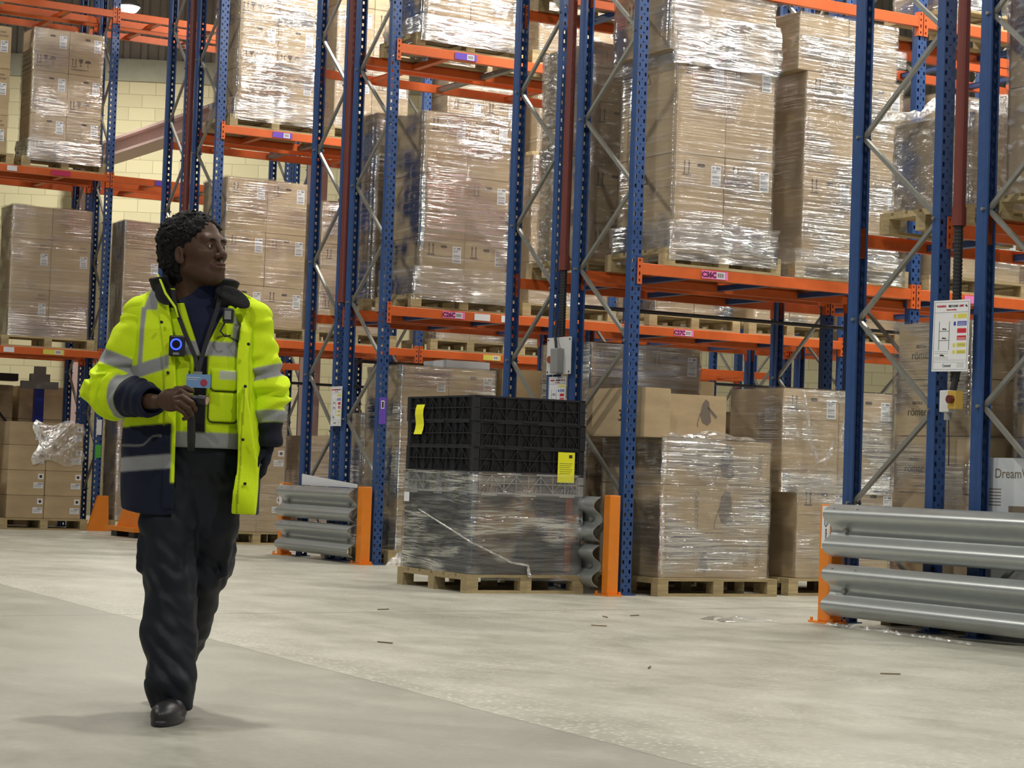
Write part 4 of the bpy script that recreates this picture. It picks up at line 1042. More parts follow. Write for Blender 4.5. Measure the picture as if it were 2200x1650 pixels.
for i, (x, y, a) in enumerate(((8.0, 12.0, .3), (7.2, 11.2, 2.2), (7.7, 11.9, 1.2), (6.4, 12.6, .2), (5.9, 8.7, .8), (7.0, 8.2, 2.6), (5.2, 10.2, 1.9))):
    o = MB().bar((-.05, 0, .004), (.05, .01, .004), .008, .006).build('wood_splinter', WOODD if i % 2 else INKG, None, (x, y, 0), a); tag(o, 'small wood splinter on the bare floor, '+('in front of the carrycot pallet', 'before the right-hand orange post', 'below the single orange post', 'in front of the black crates', 'near the bottom centre', 'at lower right, below the big guard rail', 'halfway between person and black crates')[i], 'splinter', 'wood splinters on the floor')
# dark bench and grey bracket deep at the left
t = empty('dark_bench', (7.6, 28.25, 0)); tag(t, 'dark steel bench with black legs in the shade under the far-left rack', 'bench')
MB().box(-1.3, 1.05, -.05, .25, 1.95, 2.05).build('bench_top', BLACKP, t)
for lx in (-.9, .15, .72): MB().box(lx, lx+.07, -.03, .04, 0, 1.95).build('leg', BLACKP, t)
MB().bar((.75, 0, 1.6), (1.3, 0, .95), .03, .03).build('stay', BLACKP, t)
t = empty('grey_bracket', (8.85, 27.9, 1.85)); tag(t, 'stepped grey steel bracket on a blue column at far left', 'bracket')
MB().box(-.25, .25, -.05, .05, 0, .1).box(-.13, .13, -.05, .05, .1, .2).box(-.07, .07, -.05, .05, .2, .3).build('stepped_plate', GREYP, t)
MB().box(-.06, .06, -.04, .06, -1.85, 0).build('blue_column', BLUED, t)
# ============================================================ the walking person (sculpted as distance fields, then meshed)
def vnoise(p, f, seed=0):
    """smooth value noise, p (n,3) array, f scalar or 3-vector"""
    q = p*np.asarray(f)+seed*17.13; i = np.floor(q).astype(np.int64); u = q-i; u = u*u*(3-2*u); out = 0
    for dx in (0, 1):
        for dy in (0, 1):
            for dz in (0, 1):
                h = (i[:, 0]+dx)*374761393 + (i[:, 1]+dy)*668265263 + (i[:, 2]+dz)*2147483647 + seed*974711
                h = (h ^ (h >> 13))*1274126177; h = (h ^ (h >> 16)) & 0xffffff
                w = (u[:, 0] if dx else 1-u[:, 0])*(u[:, 1] if dy else 1-u[:, 1])*(u[:, 2] if dz else 1-u[:, 2])
                out = out + w*(h/float(0xffffff))
    return out*2-1
A3 = lambda *v: np.array(v, float)
def smin(a, b, k):
    h = np.clip(.5+.5*(b-a)/k, 0, 1); return b*(1-h)+a*h-k*h*(1-h)
def smax(a, b, k): return -smin(-a, -b, k)
def sd_ell(p, c, r, R=None):
    q = p-A3(*c)
    if R is not None: q = q@R
    r = A3(*r); k0 = np.linalg.norm(q/r, axis=1); k1 = np.linalg.norm(q/(r*r), axis=1)+1e-9
    return k0*(k0-1)/k1
def sd_cap(p, a, b, ra, rb=None, ts=False):
    rb = ra if rb is None else rb; a = A3(*a); b = A3(*b); ab = b-a
    t = np.clip(((p-a)@ab)/(ab@ab), 0, 1); d = np.linalg.norm(p-(a+t[:, None]*ab), axis=1)-(ra+(rb-ra)*t)
    return (d, t) if ts else d
def sd_chain(p, pts, rs, k=.01):
    d = None
    for i in range(len(pts)-1):
        e = sd_cap(p, pts[i], pts[i+1], rs[i], rs[i+1]); d = e if d is None else smin(d, e, k)
    return d
def sd_box(p, c, h, r=0.0, R=None):
    q = p-A3(*c)
    if R is not None: q = q@R
    q = np.abs(q)-(A3(*h)-r); return np.linalg.norm(np.maximum(q, 0), axis=1)+np.minimum(q.max(axis=1), 0)-r
def surface_nets(fn, lo, hi, step):
    lo = np.array(lo, float); n = np.ceil((np.array(hi)-lo)/step).astype(int)+1
    ax = [lo[i]+np.arange(n[i])*step for i in range(3)]
    V = np.empty(n)
    YZ = np.stack(np.meshgrid(ax[1], ax[2], indexing='ij'), -1).reshape(-1, 2)
    per = max(1, int(400000/len(YZ)))
    for s in range(0, n[0], per):
        xs = ax[0][s:s+per]; P = np.empty((len(xs)*len(YZ), 3)); P[:, 0] = np.repeat(xs, len(YZ)); P[:, 1:] = np.tile(YZ, (len(xs), 1))
        V[s:s+per] = fn(P).reshape(len(xs), n[1], n[2])
    S = V < 0; cs = np.zeros(n-1, int)
    for dx in (0, 1):
        for dy in (0, 1):
            for dz in (0, 1): cs += S[dx:n[0]-1+dx, dy:n[1]-1+dy, dz:n[2]-1+dz]
    act = (cs > 0) & (cs < 8); idx = np.argwhere(act); ids = -np.ones(act.shape, int); ids[act] = np.arange(len(idx))
    acc = np.zeros((len(idx), 3)); cnt = np.zeros(len(idx))
    cor = [(a, b, c) for a in (0, 1) for b in (0, 1) for c in (0, 1)]
    for a in cor:
        for d in range(3):
            if a[d]: continue
            b = list(a); b[d] = 1
            va = V[tuple((idx+a).T)]; vb = V[tuple((idx+b).T)]; m = (va < 0) != (vb < 0)
            t = np.where(m, va/(va-vb+1e-20*(va == vb)), 0); pt = np.array(a, float)+np.outer(t, np.eye(3)[d])
            acc[m] += pt[m]; cnt[m] += 1
    verts = lo+(idx+acc/cnt[:, None])*step; faces = []
    for d in range(3):
        e1, e2 = [(1, 2), (2, 0), (0, 1)][d]
        sl0 = [slice(None)]*3; sl1 = [slice(None)]*3; sl0[d] = slice(0, -1); sl1[d] = slice(1, None)
        a = S[tuple(sl0)]; b = S[tuple(sl1)]; ed = np.argwhere(a != b)
        ed = ed[(ed[:, e1] > 0) & (ed[:, e2] > 0) & (ed[:, e1] < n[e1]-1) & (ed[:, e2] < n[e2]-1)]
        if not len(ed): continue
        def cid(o1, o2):
            q = ed.copy(); q[:, e1] -= o1; q[:, e2] -= o2; return ids[tuple(q.T)]
        q = np.stack([cid(1, 1), cid(0, 1), cid(0, 0), cid(1, 0)], 1)
        inside = a[tuple(ed.T)]; q[~inside] = q[~inside][:, ::-1]; faces.append(q)
    return verts, np.concatenate(faces)
def sd_object(name, fn, lo, hi, step, mat, parent, colfn=None, smooth=1):
    v, f = surface_nets(fn, lo, hi, step)
    for _ in range(smooth):   # one light Laplacian pass
        acc = np.zeros_like(v); c = np.zeros(len(v))
        for i in range(4):
            j = (i+1) % 4; np.add.at(acc, f[:, i], v[f[:, j]]); np.add.at(c, f[:, i], 1); np.add.at(acc, f[:, j], v[f[:, i]]); np.add.at(c, f[:, j], 1)
        v = .5*v+.5*acc/np.maximum(c, 1)[:, None]
    return np_mesh(name, v, f, mat, parent, colfn)
def np_mesh(name, v, f, mat, parent, colfn=None):
    me = bpy.data.meshes.new(name); me.vertices.add(len(v)); me.vertices.foreach_set('co', v.ravel())
    me.loops.add(f.size); me.loops.foreach_set('vertex_index', f.ravel()); me.polygons.add(len(f))
    me.polygons.foreach_set('loop_start', np.arange(len(f))*f.shape[1]); me.polygons.foreach_set('loop_total', np.full(len(f), f.shape[1]))
    me.polygons.foreach_set('use_smooth', np.ones(len(f), bool)); me.materials.append(mat)
    if colfn is not None:
        c = np.ones((len(v), 4)); c[:, :3] = colfn(v); at = me.color_attributes.new('Col', 'FLOAT_COLOR', 'POINT'); at.data.foreach_set('color', c.ravel())
    me.update(calc_edges=True); me.validate()
    return link(name, me, parent)
def cloth(name, rough=.8, bump=.3, scale=260, sheen=0.0):
    m, nt, b = mat_new(name); a = N(nt, 'ShaderNodeAttribute'); a.attribute_name = 'Col'
    n = noise(nt, scale, 2); r = ramp(nt, n.outputs['Fac'], [(.3, (.93, .93, .93)), (.7, (1.05, 1.05, 1.05))])
    mx = N(nt, 'ShaderNodeMix', data_type='RGBA', blend_type='MULTIPLY'); mx.inputs[0].default_value = 1
    nt.links.new(a.outputs['Color'], mx.inputs[6]); nt.links.new(r.outputs[0], mx.inputs[7]); nt.links.new(mx.outputs[2], b.inputs['Base Color'])
    bp = N(nt, 'ShaderNodeBump'); bp.inputs['Strength'].default_value = bump; bp.inputs['Distance'].default_value = .002
    n2 = noise(nt, 45, 4); nt.links.new(n2.outputs['Fac'], bp.inputs['Height']); nt.links.new(bp.outputs[0], b.inputs['Normal'])
    b.inputs['Roughness'].default_value = rough; b.inputs['Specular IOR Level'].default_value = .3; b.inputs['Sheen Weight'].default_value = sheen
    return m
TWILL = cloth('trouser_cloth', .55, .4); CLOTH = cloth('cloth'); SKIN = cloth('skin', .52, .12); HAIR = cloth('hair_black', .75, .5)
LEATHER = simple('boot_leather', srgb(40, 40, 44), .42, var=.1, bump=.05)
YEL = A3(.70, .93, .012); NAVY = A3(*srgb(24, 30, 52)); TAPE = A3(*srgb(150, 152, 156)); BLK = A3(*srgb(20, 21, 26)); DNAVY = A3(*srgb(20, 24, 40))
SK = A3(*srgb(86, 62, 49)); SKD = A3(*srgb(84, 56, 42)); LIP = A3(*srgb(90, 60, 54)); TRO = A3(*srgb(24, 28, 38))
PR = empty('person', (2.945, 7.403, 0), -yaw)
tag(PR, 'person walking in a yellow and navy hi-vis coat, head turned right', 'person')
# ------------------------------------------------ head
HY = math.radians(55); hc = A3(-.014, .0, 1.716); HS = 1.09; HP = math.radians(8)
hf = A3(math.sin(HY), -math.cos(HY), 0); hl = A3(math.cos(HY), math.sin(HY), 0)      # face forward / its left... sideways
tilt = math.radians(-3)
hf2 = hf*math.cos(HP)+A3(0, 0, 1)*math.sin(HP); hu2 = A3(0, 0, 1)*math.cos(HP)-hf*math.sin(HP)
HR = np.stack([hl, hf2, hu2], 0)           # rows: head axes (lateral, forward, up)
def to_head(p): return (p-hc)@HR.T/HS
def from_head(q): return hc+HR.T@(A3(*q)*HS)
def head_h(h):
    d = sd_ell(h, (0, -.012, .035), (.077, .098, .092))
    d = smin(d, sd_ell(h, (0, .022, -.035), (.060, .070, .086)), .03)
    d = smin(d, sd_ell(h, (0, .070, -.098), (.026, .024, .022)), .03)
    for s in (-1, 1):
        d = smin(d, sd_cap(h, (s*.046, -.01, -.062), (s*.016, .064, -.098), .018, .019), .03)      # jaw line
        d = smin(d, sd_ell(h, (s*.046, .058, -.020), (.022, .024, .020)), .025)                    # cheekbone
    d = smin(d, sd_cap(h, (-.040, .080, .026), (.040, .080, .026), .013), .022)                    # brow
    for s in (-1, 1): d = smax(d, -sd_ell(h, (s*.031, .104, .004), (.021, .020, .014)), .014)      # eye sockets
    for s in (-1, 1):
        lid = sd_ell(h, (s*.031, .0765, .003), (.0150, .0148, .0140))
        slit = sd_ell(h, (s*.031, .094, .0010), (.0120, .012, .0042)); lid = smax(lid, -slit, .001); d = smin(d, lid, .004)
        d = smax(d, -sd_ell(h, (s*.031, .094, .0010), (.0115, .011, .0038)), .001)
    d = smin(d, sd_cap(h, (0, .090, .014), (0, .110, -.025), .0085, .0115), .012)                   # nose bridge
    d = smin(d, sd_ell(h, (0, .111, -.030), (.0130, .0120, .0105)), .008)
    for s in (-1, 1):
        d = smin(d, sd_ell(h, (s*.0155, .099, -.033), (.0092, .0115, .0088)), .006)
        d = smax(d, -sd_ell(h, (s*.0085, .110, -.0435), (.0045, .006, .004)), .002)
    d = smin(d, sd_ell(h, (0, .088, -.068), (.030, .016, .018)), .015)                             # muzzle
    d = smin(d, sd_ell(h, (0, .099, -.0605), (.0240, .0110, .0062)), .004)                          # lips
    d = smin(d, sd_ell(h, (0, .0985, -.0735), (.0215, .0115, .0075)), .004)
    d = smax(d, -sd_box(h, (0, .112, -.0668), (.026, .012, .0009), .0005), .003)
    for s in (-1, 1):
        ear = sd_ell(h, (s*.080, -.014, -.016), (.0095, .019, .030)); ear = smin(ear, sd_ell(h, (s*.077, -.006, -.038), (.008, .010, .012)), .008)
        ear = smax(ear, -sd_ell(h, (s*.090, -.010, -.014), (.008, .012, .020)), .004); d = smin(d, ear, .006)
    return d
NB = A3(-.03, .045, 1.47)
def f_head(p):
    d = head_h(to_head(p))*HS; neck = sd_cap(p, (-.040, .020, 1.64), NB, .058, .068); d = smin(d, neck, .03)
    return smin(d, sd_ell(p, (-.02, .05, 1.45), (.15, .08, .06)), .04)
def c_head(v):
    h = to_head(v); c = np.tile(SK, (len(v), 1)); n = vnoise(v, 40, 3)*.05
    c = c*(1+n)[:, None]
    lip = ((h[:, 1] > .088) & (np.abs(h[:, 0]) < .025) & (h[:, 2] < -.054) & (h[:, 2] > -.082) & (np.abs(h[:, 0]) < .027-(.6*np.abs(h[:, 2]+.067))))
    c[lip] = LIP
    beard = (h[:, 2] < -.06) & (h[:, 1] > -.02) & ~lip; c[beard] = c[beard]*.86
    mous = (h[:, 1] > .085) & (h[:, 2] < -.046) & (h[:, 2] > -.056) & ~lip; c[mous] = c[mous]*.8
    return c
body_parts = [surface_nets(f_head, (-.21, -.17, 1.40), (.18, .20, 1.88), .0030)]
# ------------------------------------------------ right hand (photo left) gripping the torch, plus the hidden body under the clothes
WR = A3(-.112, -.215, 1.146); PC = A3(-.052, -.250, 1.150)
fing = []   # chains (points, radii)
kn = [A3(-.014, -.262, 1.184), A3(-.006, -.280, 1.163), A3(-.010, -.284, 1.141), A3(-.020, -.278, 1.122)]
for i, k in enumerate(kn):
    L = (.040, .043, .040, .033)[i]
    m1 = k+A3(.030+.004*(i < 2), -.012, -.018)*(L/.040); m2 = m1+A3(.008, .022, -.020)*(L/.040); m3 = m2+A3(-.016, .018, -.006)*(L/.040)
    fing.append(([PC+(k-PC)*.35, k, m1, m2, m3], [.0125, .0115, .0102, .0092, .0080] if i < 3 else [.011, .0098, .0088, .008, .007]))
thumb = ([A3(-.070, -.225, 1.168), A3(-.036, -.226, 1.190), A3(-.004, -.236, 1.196), A3(.022, -.246, 1.188)], [.0150, .0135, .0112, .0092])
def f_hand(p):
    d = sd_cap(p, (-.22, -.12, 1.150), WR, .036, .026)
    Rz = np.array([[math.cos(.35), 0, math.sin(.35)], [0, 1, 0], [-math.sin(.35), 0, math.cos(.35)]])
    palm = sd_ell(p, (-.052, -.248, 1.152), (.050, .020, .042)); d = smin(d, palm, .022)
    d = smin(d, sd_chain(p, thumb[0], thumb[1], .004), .008)
    for ps, rs_ in fing: d = smin(d, sd_chain(p, ps, rs_, .003), .0035)
    return d
hv = surface_nets(f_hand, (-.22, -.34, 1.05), (.085, -.08, 1.24), .0022); body_parts.append(hv)
# left hand (photo right), dark glove colour, relaxed and half tucked behind
kl = A3(.262, .055, .985)
def f_hand2(p):
    d = sd_cap(p, (.272, .04, 1.06), (.266, .05, 1.00), .030, .027); d = smin(d, sd_ell(p, (.262, .055, .965), (.022, .038, .042)), .02)
    for i in range(4):
        y = .028+.018*i; L = (.034, .040, .038, .030)[i]
        a = A3(.262, y, .940); b = a+A3(-.006, .002, -L); c = b+A3(-.018, .0, -L*.55)
        d = smin(d, sd_chain(p, [a, b, c], [.0102, .0092, .0078], .003), .003)
    d = smin(d, sd_chain(p, [A3(.258, .022, .985), A3(.243, .004, .955), A3(.236, .0, .925)], [.013, .011, .009], .003), .006)
    return d
h2 = surface_nets(f_hand2, (.20, -.03, .84), (.32, .13, 1.09), .0024)
def f_inner(p):
    d = sd_ell(p, (-.01, .06, 1.25), (.16, .10, .25)); d = smin(d, sd_ell(p, (-.01, .06, .96), (.15, .11, .12)), .05)
    for a, b, r1, r2 in ((( -.20, .05, 1.44), (-.33, .03, 1.17), .05, .04), ((-.33, .03, 1.17), (-.20, -.14, 1.150), .042, .035), ((.19, .05, 1.44), (.27, .06, 1.18), .05, .04), ((.27, .06, 1.18), (.272, .04, 1.04), .04, .03),
                         ((-.085, .05, .92), (-.06, -.06, .50), .075, .05), ((-.06, -.06, .50), (-.02, -.17, .12), .05, .035), ((.075, .07, .92), (.05, .10, .50), .075, .05), ((.05, .10, .50), (-.09, .36, .16), .05, .035)):
        d = smin(d, sd_cap(p, a, b, r1, r2), .03)
    return smin(d, sd_cap(p, NB, (-.02, .06, 1.38), .06, .08), .03)
body_parts.append(surface_nets(f_inner, (-.42, -.26, .06), (.36, .50, 1.52), .011))
def merge(parts):
    vs, fs, o = [], [], 0
    for v, f in parts: vs.append(v); fs.append(f+o); o += len(v)
    return np.concatenate(vs), np.concatenate(fs)
nh = len(body_parts[0][0]); bv, bf = merge(body_parts)
def c_body(v):
    c = np.tile(SK, (len(v), 1)); c[:nh] = c_head(v[:nh]); q = v[nh:nh+len(hv[0])]
    c[nh:nh+len(hv[0])] = SK*(1.0+.10*vnoise(q, 60, 5))[:, None]*.92; return c
body = np_mesh('body', bv, bf, SKIN, PR, c_body)
np_mesh('glove', h2[0], h2[1], CLOTH, PR, lambda v: np.tile(DNAVY, (len(v), 1)))
# eyes
EYEW = simple('eye_white', srgb(168, 156, 146), .25); IRIS = simple('eye_dark', srgb(34, 20, 14), .15)
for s in (-1, 1):
    c = from_head((s*.031, .0775, .0025)); g = HR.T@A3(.30, .95, .0); g /= np.linalg.norm(g)
    def ball(c, r, n=16):
        vs = []; fs = []
        for i in range(n+1):
            for j in range(n): a = PI*i/n; b = 2*PI*j/n; vs.append(c+r*A3(math.sin(a)*math.cos(b), math.sin(a)*math.sin(b), math.cos(a)))
        for i in range(n):
            for j in range(n): fs.append((i*n+j, (i+1)*n+j, (i+1)*n+(j+1) % n, i*n+(j+1) % n))
        return np.array(vs), np.array(fs)
    v, f = ball(c, .0136); e = np_mesh('eye', v, f, EYEW, PR); v, f = ball(c+g*.0075, .0080); np_mesh('iris', v, f, IRIS, e)
    pts = [from_head((s*x, y, z)) for x, y, z in ((.014, .0950, .0225), (.026, .0945, .0255), (.038, .088, .0235), (.047, .078, .0165))]
    MB().tube(pts, [.0035, .0048, .0042, .002], 8).build('eyebrow', simple('brow_hair', srgb(26, 20, 18), .9) if s < 0 else bpy.data.materials['brow_hair'], PR, smooth=True)
# hair: tight twists standing off the scalp
def f_hair(p):
    h = to_head(p); d = sd_ell(h, (0, -.036, .058), (.096, .110, .080))
    d = smin(d, sd_ell(h, (0, -.078, .0), (.086, .066, .092)), .03); d = smin(d, sd_ell(h, (0, -.06, -.055), (.062, .055, .06)), .03)
    face = sd_ell(h, (0, .118, -.030), (.086, .100, .134)); d = smax(d, -face, .012)
    d = smax(d, -sd_box(h, (0, .075, -.075), (.12, .085, .075), .02), .010)
    q = h*1.0; n = np.abs(vnoise(q, 62, 1))*.011+np.abs(vnoise(q, 120, 2))*.006; d = d-.006+ -n*1.2+.008
    return smax(d, -(head_h(h)+.0035), .002)
ha = sd_object('hair', f_hair, (-.21, -.17, 1.56), (.17, .20, 1.91), .0036, HAIR, PR, lambda v: np.tile(A3(*srgb(17, 16, 19)), (len(v), 1))*(1+.3*vnoise(v, 90, 4))[:, None], smooth=0)
mb = MB(); rs = np.random.RandomState(7)
for i in range(620):
    a = rs.rand()*2*PI; e = math.asin(min(.999, rs.rand()*1.35-.36)); dirh = A3(math.cos(e)*math.cos(a), math.cos(e)*math.sin(a), math.sin(e))
    base = A3(0, -.038, .050)+dirh*A3(.092, .106, .082)
    if base[1] > .030 and base[2] < .090: continue
    if base[1] > -.02 and base[2] < .035: continue
    t1 = np.cross(dirh, A3(.3, .5, .8)); t1 /= np.linalg.norm(t1); t2 = np.cross(dirh, t1); ph_ = rs.rand()*6; ln = .008+.012*rs.rand(); rr_ = .0045+.003*rs.rand()
    pts = [from_head(base+dirh*(ln*k/5-.003)+(t1*math.cos(ph_+k*1.5)+t2*math.sin(ph_+k*1.5))*rr_) for k in range(6)]
    mb.tube(pts, [.0040, .0044, .0044, .0042, .0036, .0022], 5)
HAIRM = simple('hair_twist', srgb(15, 14, 17), .7); mb.build('hair_twists', HAIRM, ha, smooth=True)['kind'] = 'stuff'
# ------------------------------------------------ jacket
def lerp(z, zs, vs): return np.interp(z, zs, vs)
ZS = [.74, .85, 1.00, 1.15, 1.30, 1.42, 1.50, 1.58]
def torso(p, off=0.0):
    z = p[:, 2]; a = lerp(z, ZS, [.250, .256, .258, .246, .236, .224, .180, .115])+off; b = lerp(z, ZS, [.175, .180, .182, .175, .165, .150, .125, .095])+off
    cx = lerp(z, ZS, [-.005, -.008, -.012, -.010, -.012, -.016, -.020, -.028]); cy = lerp(z, ZS, [.045, .045, .045, .045, .045, .05, .052, .055])
    x = (p[:, 0]-cx)/a; y = (p[:, 1]-cy)/b; r = (np.abs(x)**2.5+np.abs(y)**2.5)**(1/2.5); return (r-1)*np.minimum(a, b)
def folds(p, f, amp, seed): return amp*(vnoise(p, f, seed)+.5*vnoise(p, np.asarray(f)*2.1, seed+9))
XL = lambda z: lerp(z, [.85, 1.0, 1.2, 1.333, 1.45, 1.575], [-.046, -.048, -.055, -.066, -.090, -.125])
XR = lambda z: lerp(z, [.75, .93, 1.1, 1.323, 1.45, 1.55], [.182, .190, .170, .158, .165, .185])
def mixc(c, col, sd, w=.0035):
    k = np.clip(.5-sd/(2*w), 0, 1)[:, None]; return c*(1-k)+np.asarray(col)*k
def f_jacket(p):
    z = p[:, 2]; wr_ = folds(p, (9, 9, 5), .008, 21); o = torso(p, 0)+wr_
    sh = sd_cap(p, (-.12, .05, 1.535), (-.215, .045, 1.475), .062, .072); sh2 = sd_cap(p, (.09, .05, 1.535), (.185, .045, 1.480), .062, .070)
    o = smin(smin(o, sh, .04), sh2, .04); i = torso(p, -.016)+wr_; i = smin(i, smin(sd_cap(p, (-.12, .05, 1.52), (-.215, .045, 1.46), .052, .060), sd_cap(p, (.09, .05, 1.52), (.185, .045, 1.465), .052, .06), .04), .04)
    d = smax(o, -i, .004)
    x = p[:, 0]; opening = smax(smax(XL(z)-x, x-XR(z), .003), p[:, 1]-.04, .003); d = smax(d, -opening, .004)
    d = smax(d, .745+.012*np.sin(p[:, 0]*14)-z, .006); d = smax(d, z-1.585, .01)
    nk = sd_cap(p, (-.035, .03, 1.50), (-.035, .01, 1.72), .082, .098); d = smax(d, -nk, .006)
    # placket strips along both front edges
    for XF, s in ((XL, -1), (XR, 1)):
        pl = np.maximum(np.maximum(np.abs(x-(XF(z)+s*.020))-.021, np.abs(torso(p, .004)+wr_)-.006), np.maximum(p[:, 1]-.03, np.maximum(.76-z, z-1.55))); d = smin(d, pl, .004)
    # hip pocket flap on the photo-left side
    return d
def c_jacket(v):
    x, y, z = v.T; c = np.tile(YEL, (len(v), 1)); mx_, mn = np.maximum, np.minimum; ab = np.abs
    yb = 1.050+.022*np.clip((x+.28)/.22, 0, 1)
    nav = mn(mx_(x-.07, z-yb), mx_(.02-y, z-1.05)); c = mixc(c, NAVY, nav)
    zc = lerp(x, [-.27, -.05], [.912, .934]); c = mixc(c, TAPE, mx_(nav, ab(z-zc)-.026))
    c = mixc(c, YEL, mx_(mx_(x-.07, y-.03), mx_(XL(z)-.012-x, .855-z)))
    zb = lerp(x, [-.22, -.08], [1.255, 1.300]); c = mixc(c, TAPE, mx_(mx_(y-.10, x+.085), ab(z-zb)-.026))
    c = mixc(c, TAPE, mx_(mx_(ab(x+.200)-.010, y-.06), mx_(1.26-z, z-1.50)))
    c = mixc(c, TAPE, mx_(mx_(ab(x+.165-(z-1.54)*.2)-.026, 1.49-z), mx_(y-.1, x+.12)))
    c = mixc(c, A3(*srgb(140, 142, 140)), mx_(mx_(nav, x+.10), ab(z-(1.005+.02*np.tanh((x+.15)*60)))-.0025), .002)
    c = mixc(c, YEL*.6, mx_(mx_(ab(x-(XR(z)+.040))-.0012, y), z-1.50), .002)
    c = mixc(c, YEL*.6, mx_(mx_(ab(x-(XL(z)-.042))-.0012, y), 1.06-z), .002); return c
JK = sd_object('jacket', f_jacket, (-.34, -.20, .70), (.31, .28, 1.62), .0050, CLOTH, PR, c_jacket)
# collar: black fleece-lined stand-up collar, open at the front
def f_collar(p):
    x, y, z = p.T; ax = x+.030; ay = y-.045; r = np.sqrt((ax/1.18)**2+(ay/.95)**2)
    zt = 1.600-.0*ax; rr = .105+.35*(z-1.53); d = np.abs(r-rr)*.9-.011
    top = lerp(x, [-.18, -.12, -.03, .06, .18], [1.612, 1.635, 1.64, 1.635, 1.600])-.25*np.maximum(-(y), 0); bot = 1.495-.18*np.maximum(-y+.02, 0)
    d = smax(smax(d, z-top, .006), bot-z, .006); gap = smax(np.abs(ax+.0-.01)-lerp(z, [1.42, 1.62], [.055, .092]), y-.03, .005); return smax(d, -gap, .006)
sd_object('collar', f_collar, (-.26, -.14, 1.40), (.22, .24, 1.68), .0045, CLOTH, JK, lambda v: np.where((np.abs((np.sqrt(((v[:, 0]+.03)/1.18)**2+((v[:, 1]-.045)/.95)**2))-(.105+.35*(v[:, 2]-1.53))) > .0085)[:, None] & (v[:, 2] < 1.50)[:, None], YEL, BLK))
# collar wings: black flaps folded out at both sides of the neck opening
for nm, pts in (('collar_wing', [(.050, -.078, 1.572), (.115, -.075, 1.600), (.195, -.045, 1.548), (.205, -.075, 1.500), (.150, -.105, 1.500), (.085, -.100, 1.545)]),
                ('collar_wing', [(-.165, .0, 1.628), (-.140, -.05, 1.612), (-.112, -.095, 1.555), (-.075, -.112, 1.505), (-.110, -.108, 1.500), (-.165, -.06, 1.530)])):
    v = [Vector(q) for q in pts]; n_ = (v[2]-v[0]).cross(v[3]-v[0]).normalized(); c_ = sum(v, Vector())/len(v)
    mb = MB(); k = len(v); vs = [q+n_*.006 for q in v]+[q-n_*.006 for q in v]+[c_+n_*.014, c_-n_*.014]
    fs = [(i, (i+1) % k, 2*k) for i in range(k)]+[((i+1) % k+k, i+k, 2*k+1) for i in range(k)]+[(i, i+k, (i+1) % k+k, (i+1) % k) for i in range(k)]
    mb.add(vs, fs); o = mb.build(nm, simple('fleece_black', srgb(24, 24, 28), .95, bump=.3, nscale=120) if 'fleece_black' not in bpy.data.materials else bpy.data.materials['fleece_black'], JK)
    sb = o.modifiers.new('s', 'SUBSURF'); sb.levels = 2; sb.render_levels = 2
mb = MB().tube([(-.158, -.012, 1.622), (-.140, -.058, 1.600), (-.112, -.100, 1.548), (-.072, -.118, 1.498), (-.060, -.120, 1.46)], .0045, 6)
mb.build('collar_piping', simple('fluor_piping', tuple(YEL), .6), JK, smooth=True)
# sleeves
def sleeve(name, S, E_, Wp, rs_, bands, lo, hi, seed):
    S, E_, Wp = map(lambda q: A3(*q), (S, E_, Wp)); L1 = np.linalg.norm(E_-S); L2 = np.linalg.norm(Wp-E_)
    def ut(p):
        d1, t1 = sd_cap(p, S, E_, rs_[0], rs_[1], True); d2, t2 = sd_cap(p, E_, Wp, rs_[1], rs_[2], True)
        return d1, t1, d2, t2
    def f(p):
        d1, t1, d2, t2 = ut(p); d = smin(d1, d2, .035); u = np.where(d1 < d2, t1*L1, L1+t2*L2)
        el = np.exp(-((u-L1)/.11)**2)
        w = .0075*vnoise(p, (11, 11, 17), seed)+.0045*vnoise(p, (22, 22, 30), seed+3)+(.0035+.008*el)*np.sin(u*95+6*vnoise(p, 9, seed+1))
        ax = (Wp-E_)/L2; d = d+w; d = smax(d, ((p-Wp)@ax)-.002, .008)
        hole = sd_cap(p, Wp-ax*.05, Wp+ax*.05, rs_[2]-.016); return smax(d, -hole, .004)
    def c(v):
        d1, t1, d2, t2 = ut(v); u = np.where(d1 < d2, t1*L1, L1+t2*L2); col = np.tile(YEL, (len(v), 1))
        for a, b, cc in bands: col = mixc(col, cc, np.maximum(a-u, u-b))
        return col
    return sd_object(name, f, lo, hi, .0050, CLOTH, JK, c)
sleeve('sleeve', (-.218, .045, 1.470), (-.322, .030, 1.180), (-.128, -.195, 1.148), (.078, .088, .060), [(.165, .218, TAPE), (.405, .455, TAPE), (.455, .9, NAVY)], (-.45, -.30, 1.02), (-.06, .18, 1.60), 31)
sleeve('sleeve', (.190, .045, 1.475), (.258, .055, 1.20), (.274, .045, 1.00), (.075, .072, .050), [(.185, .232, TAPE), (.352, .395, TAPE), (.395, .9, DNAVY)], (.08, -.08, .97), (.37, .19, 1.60), 37)
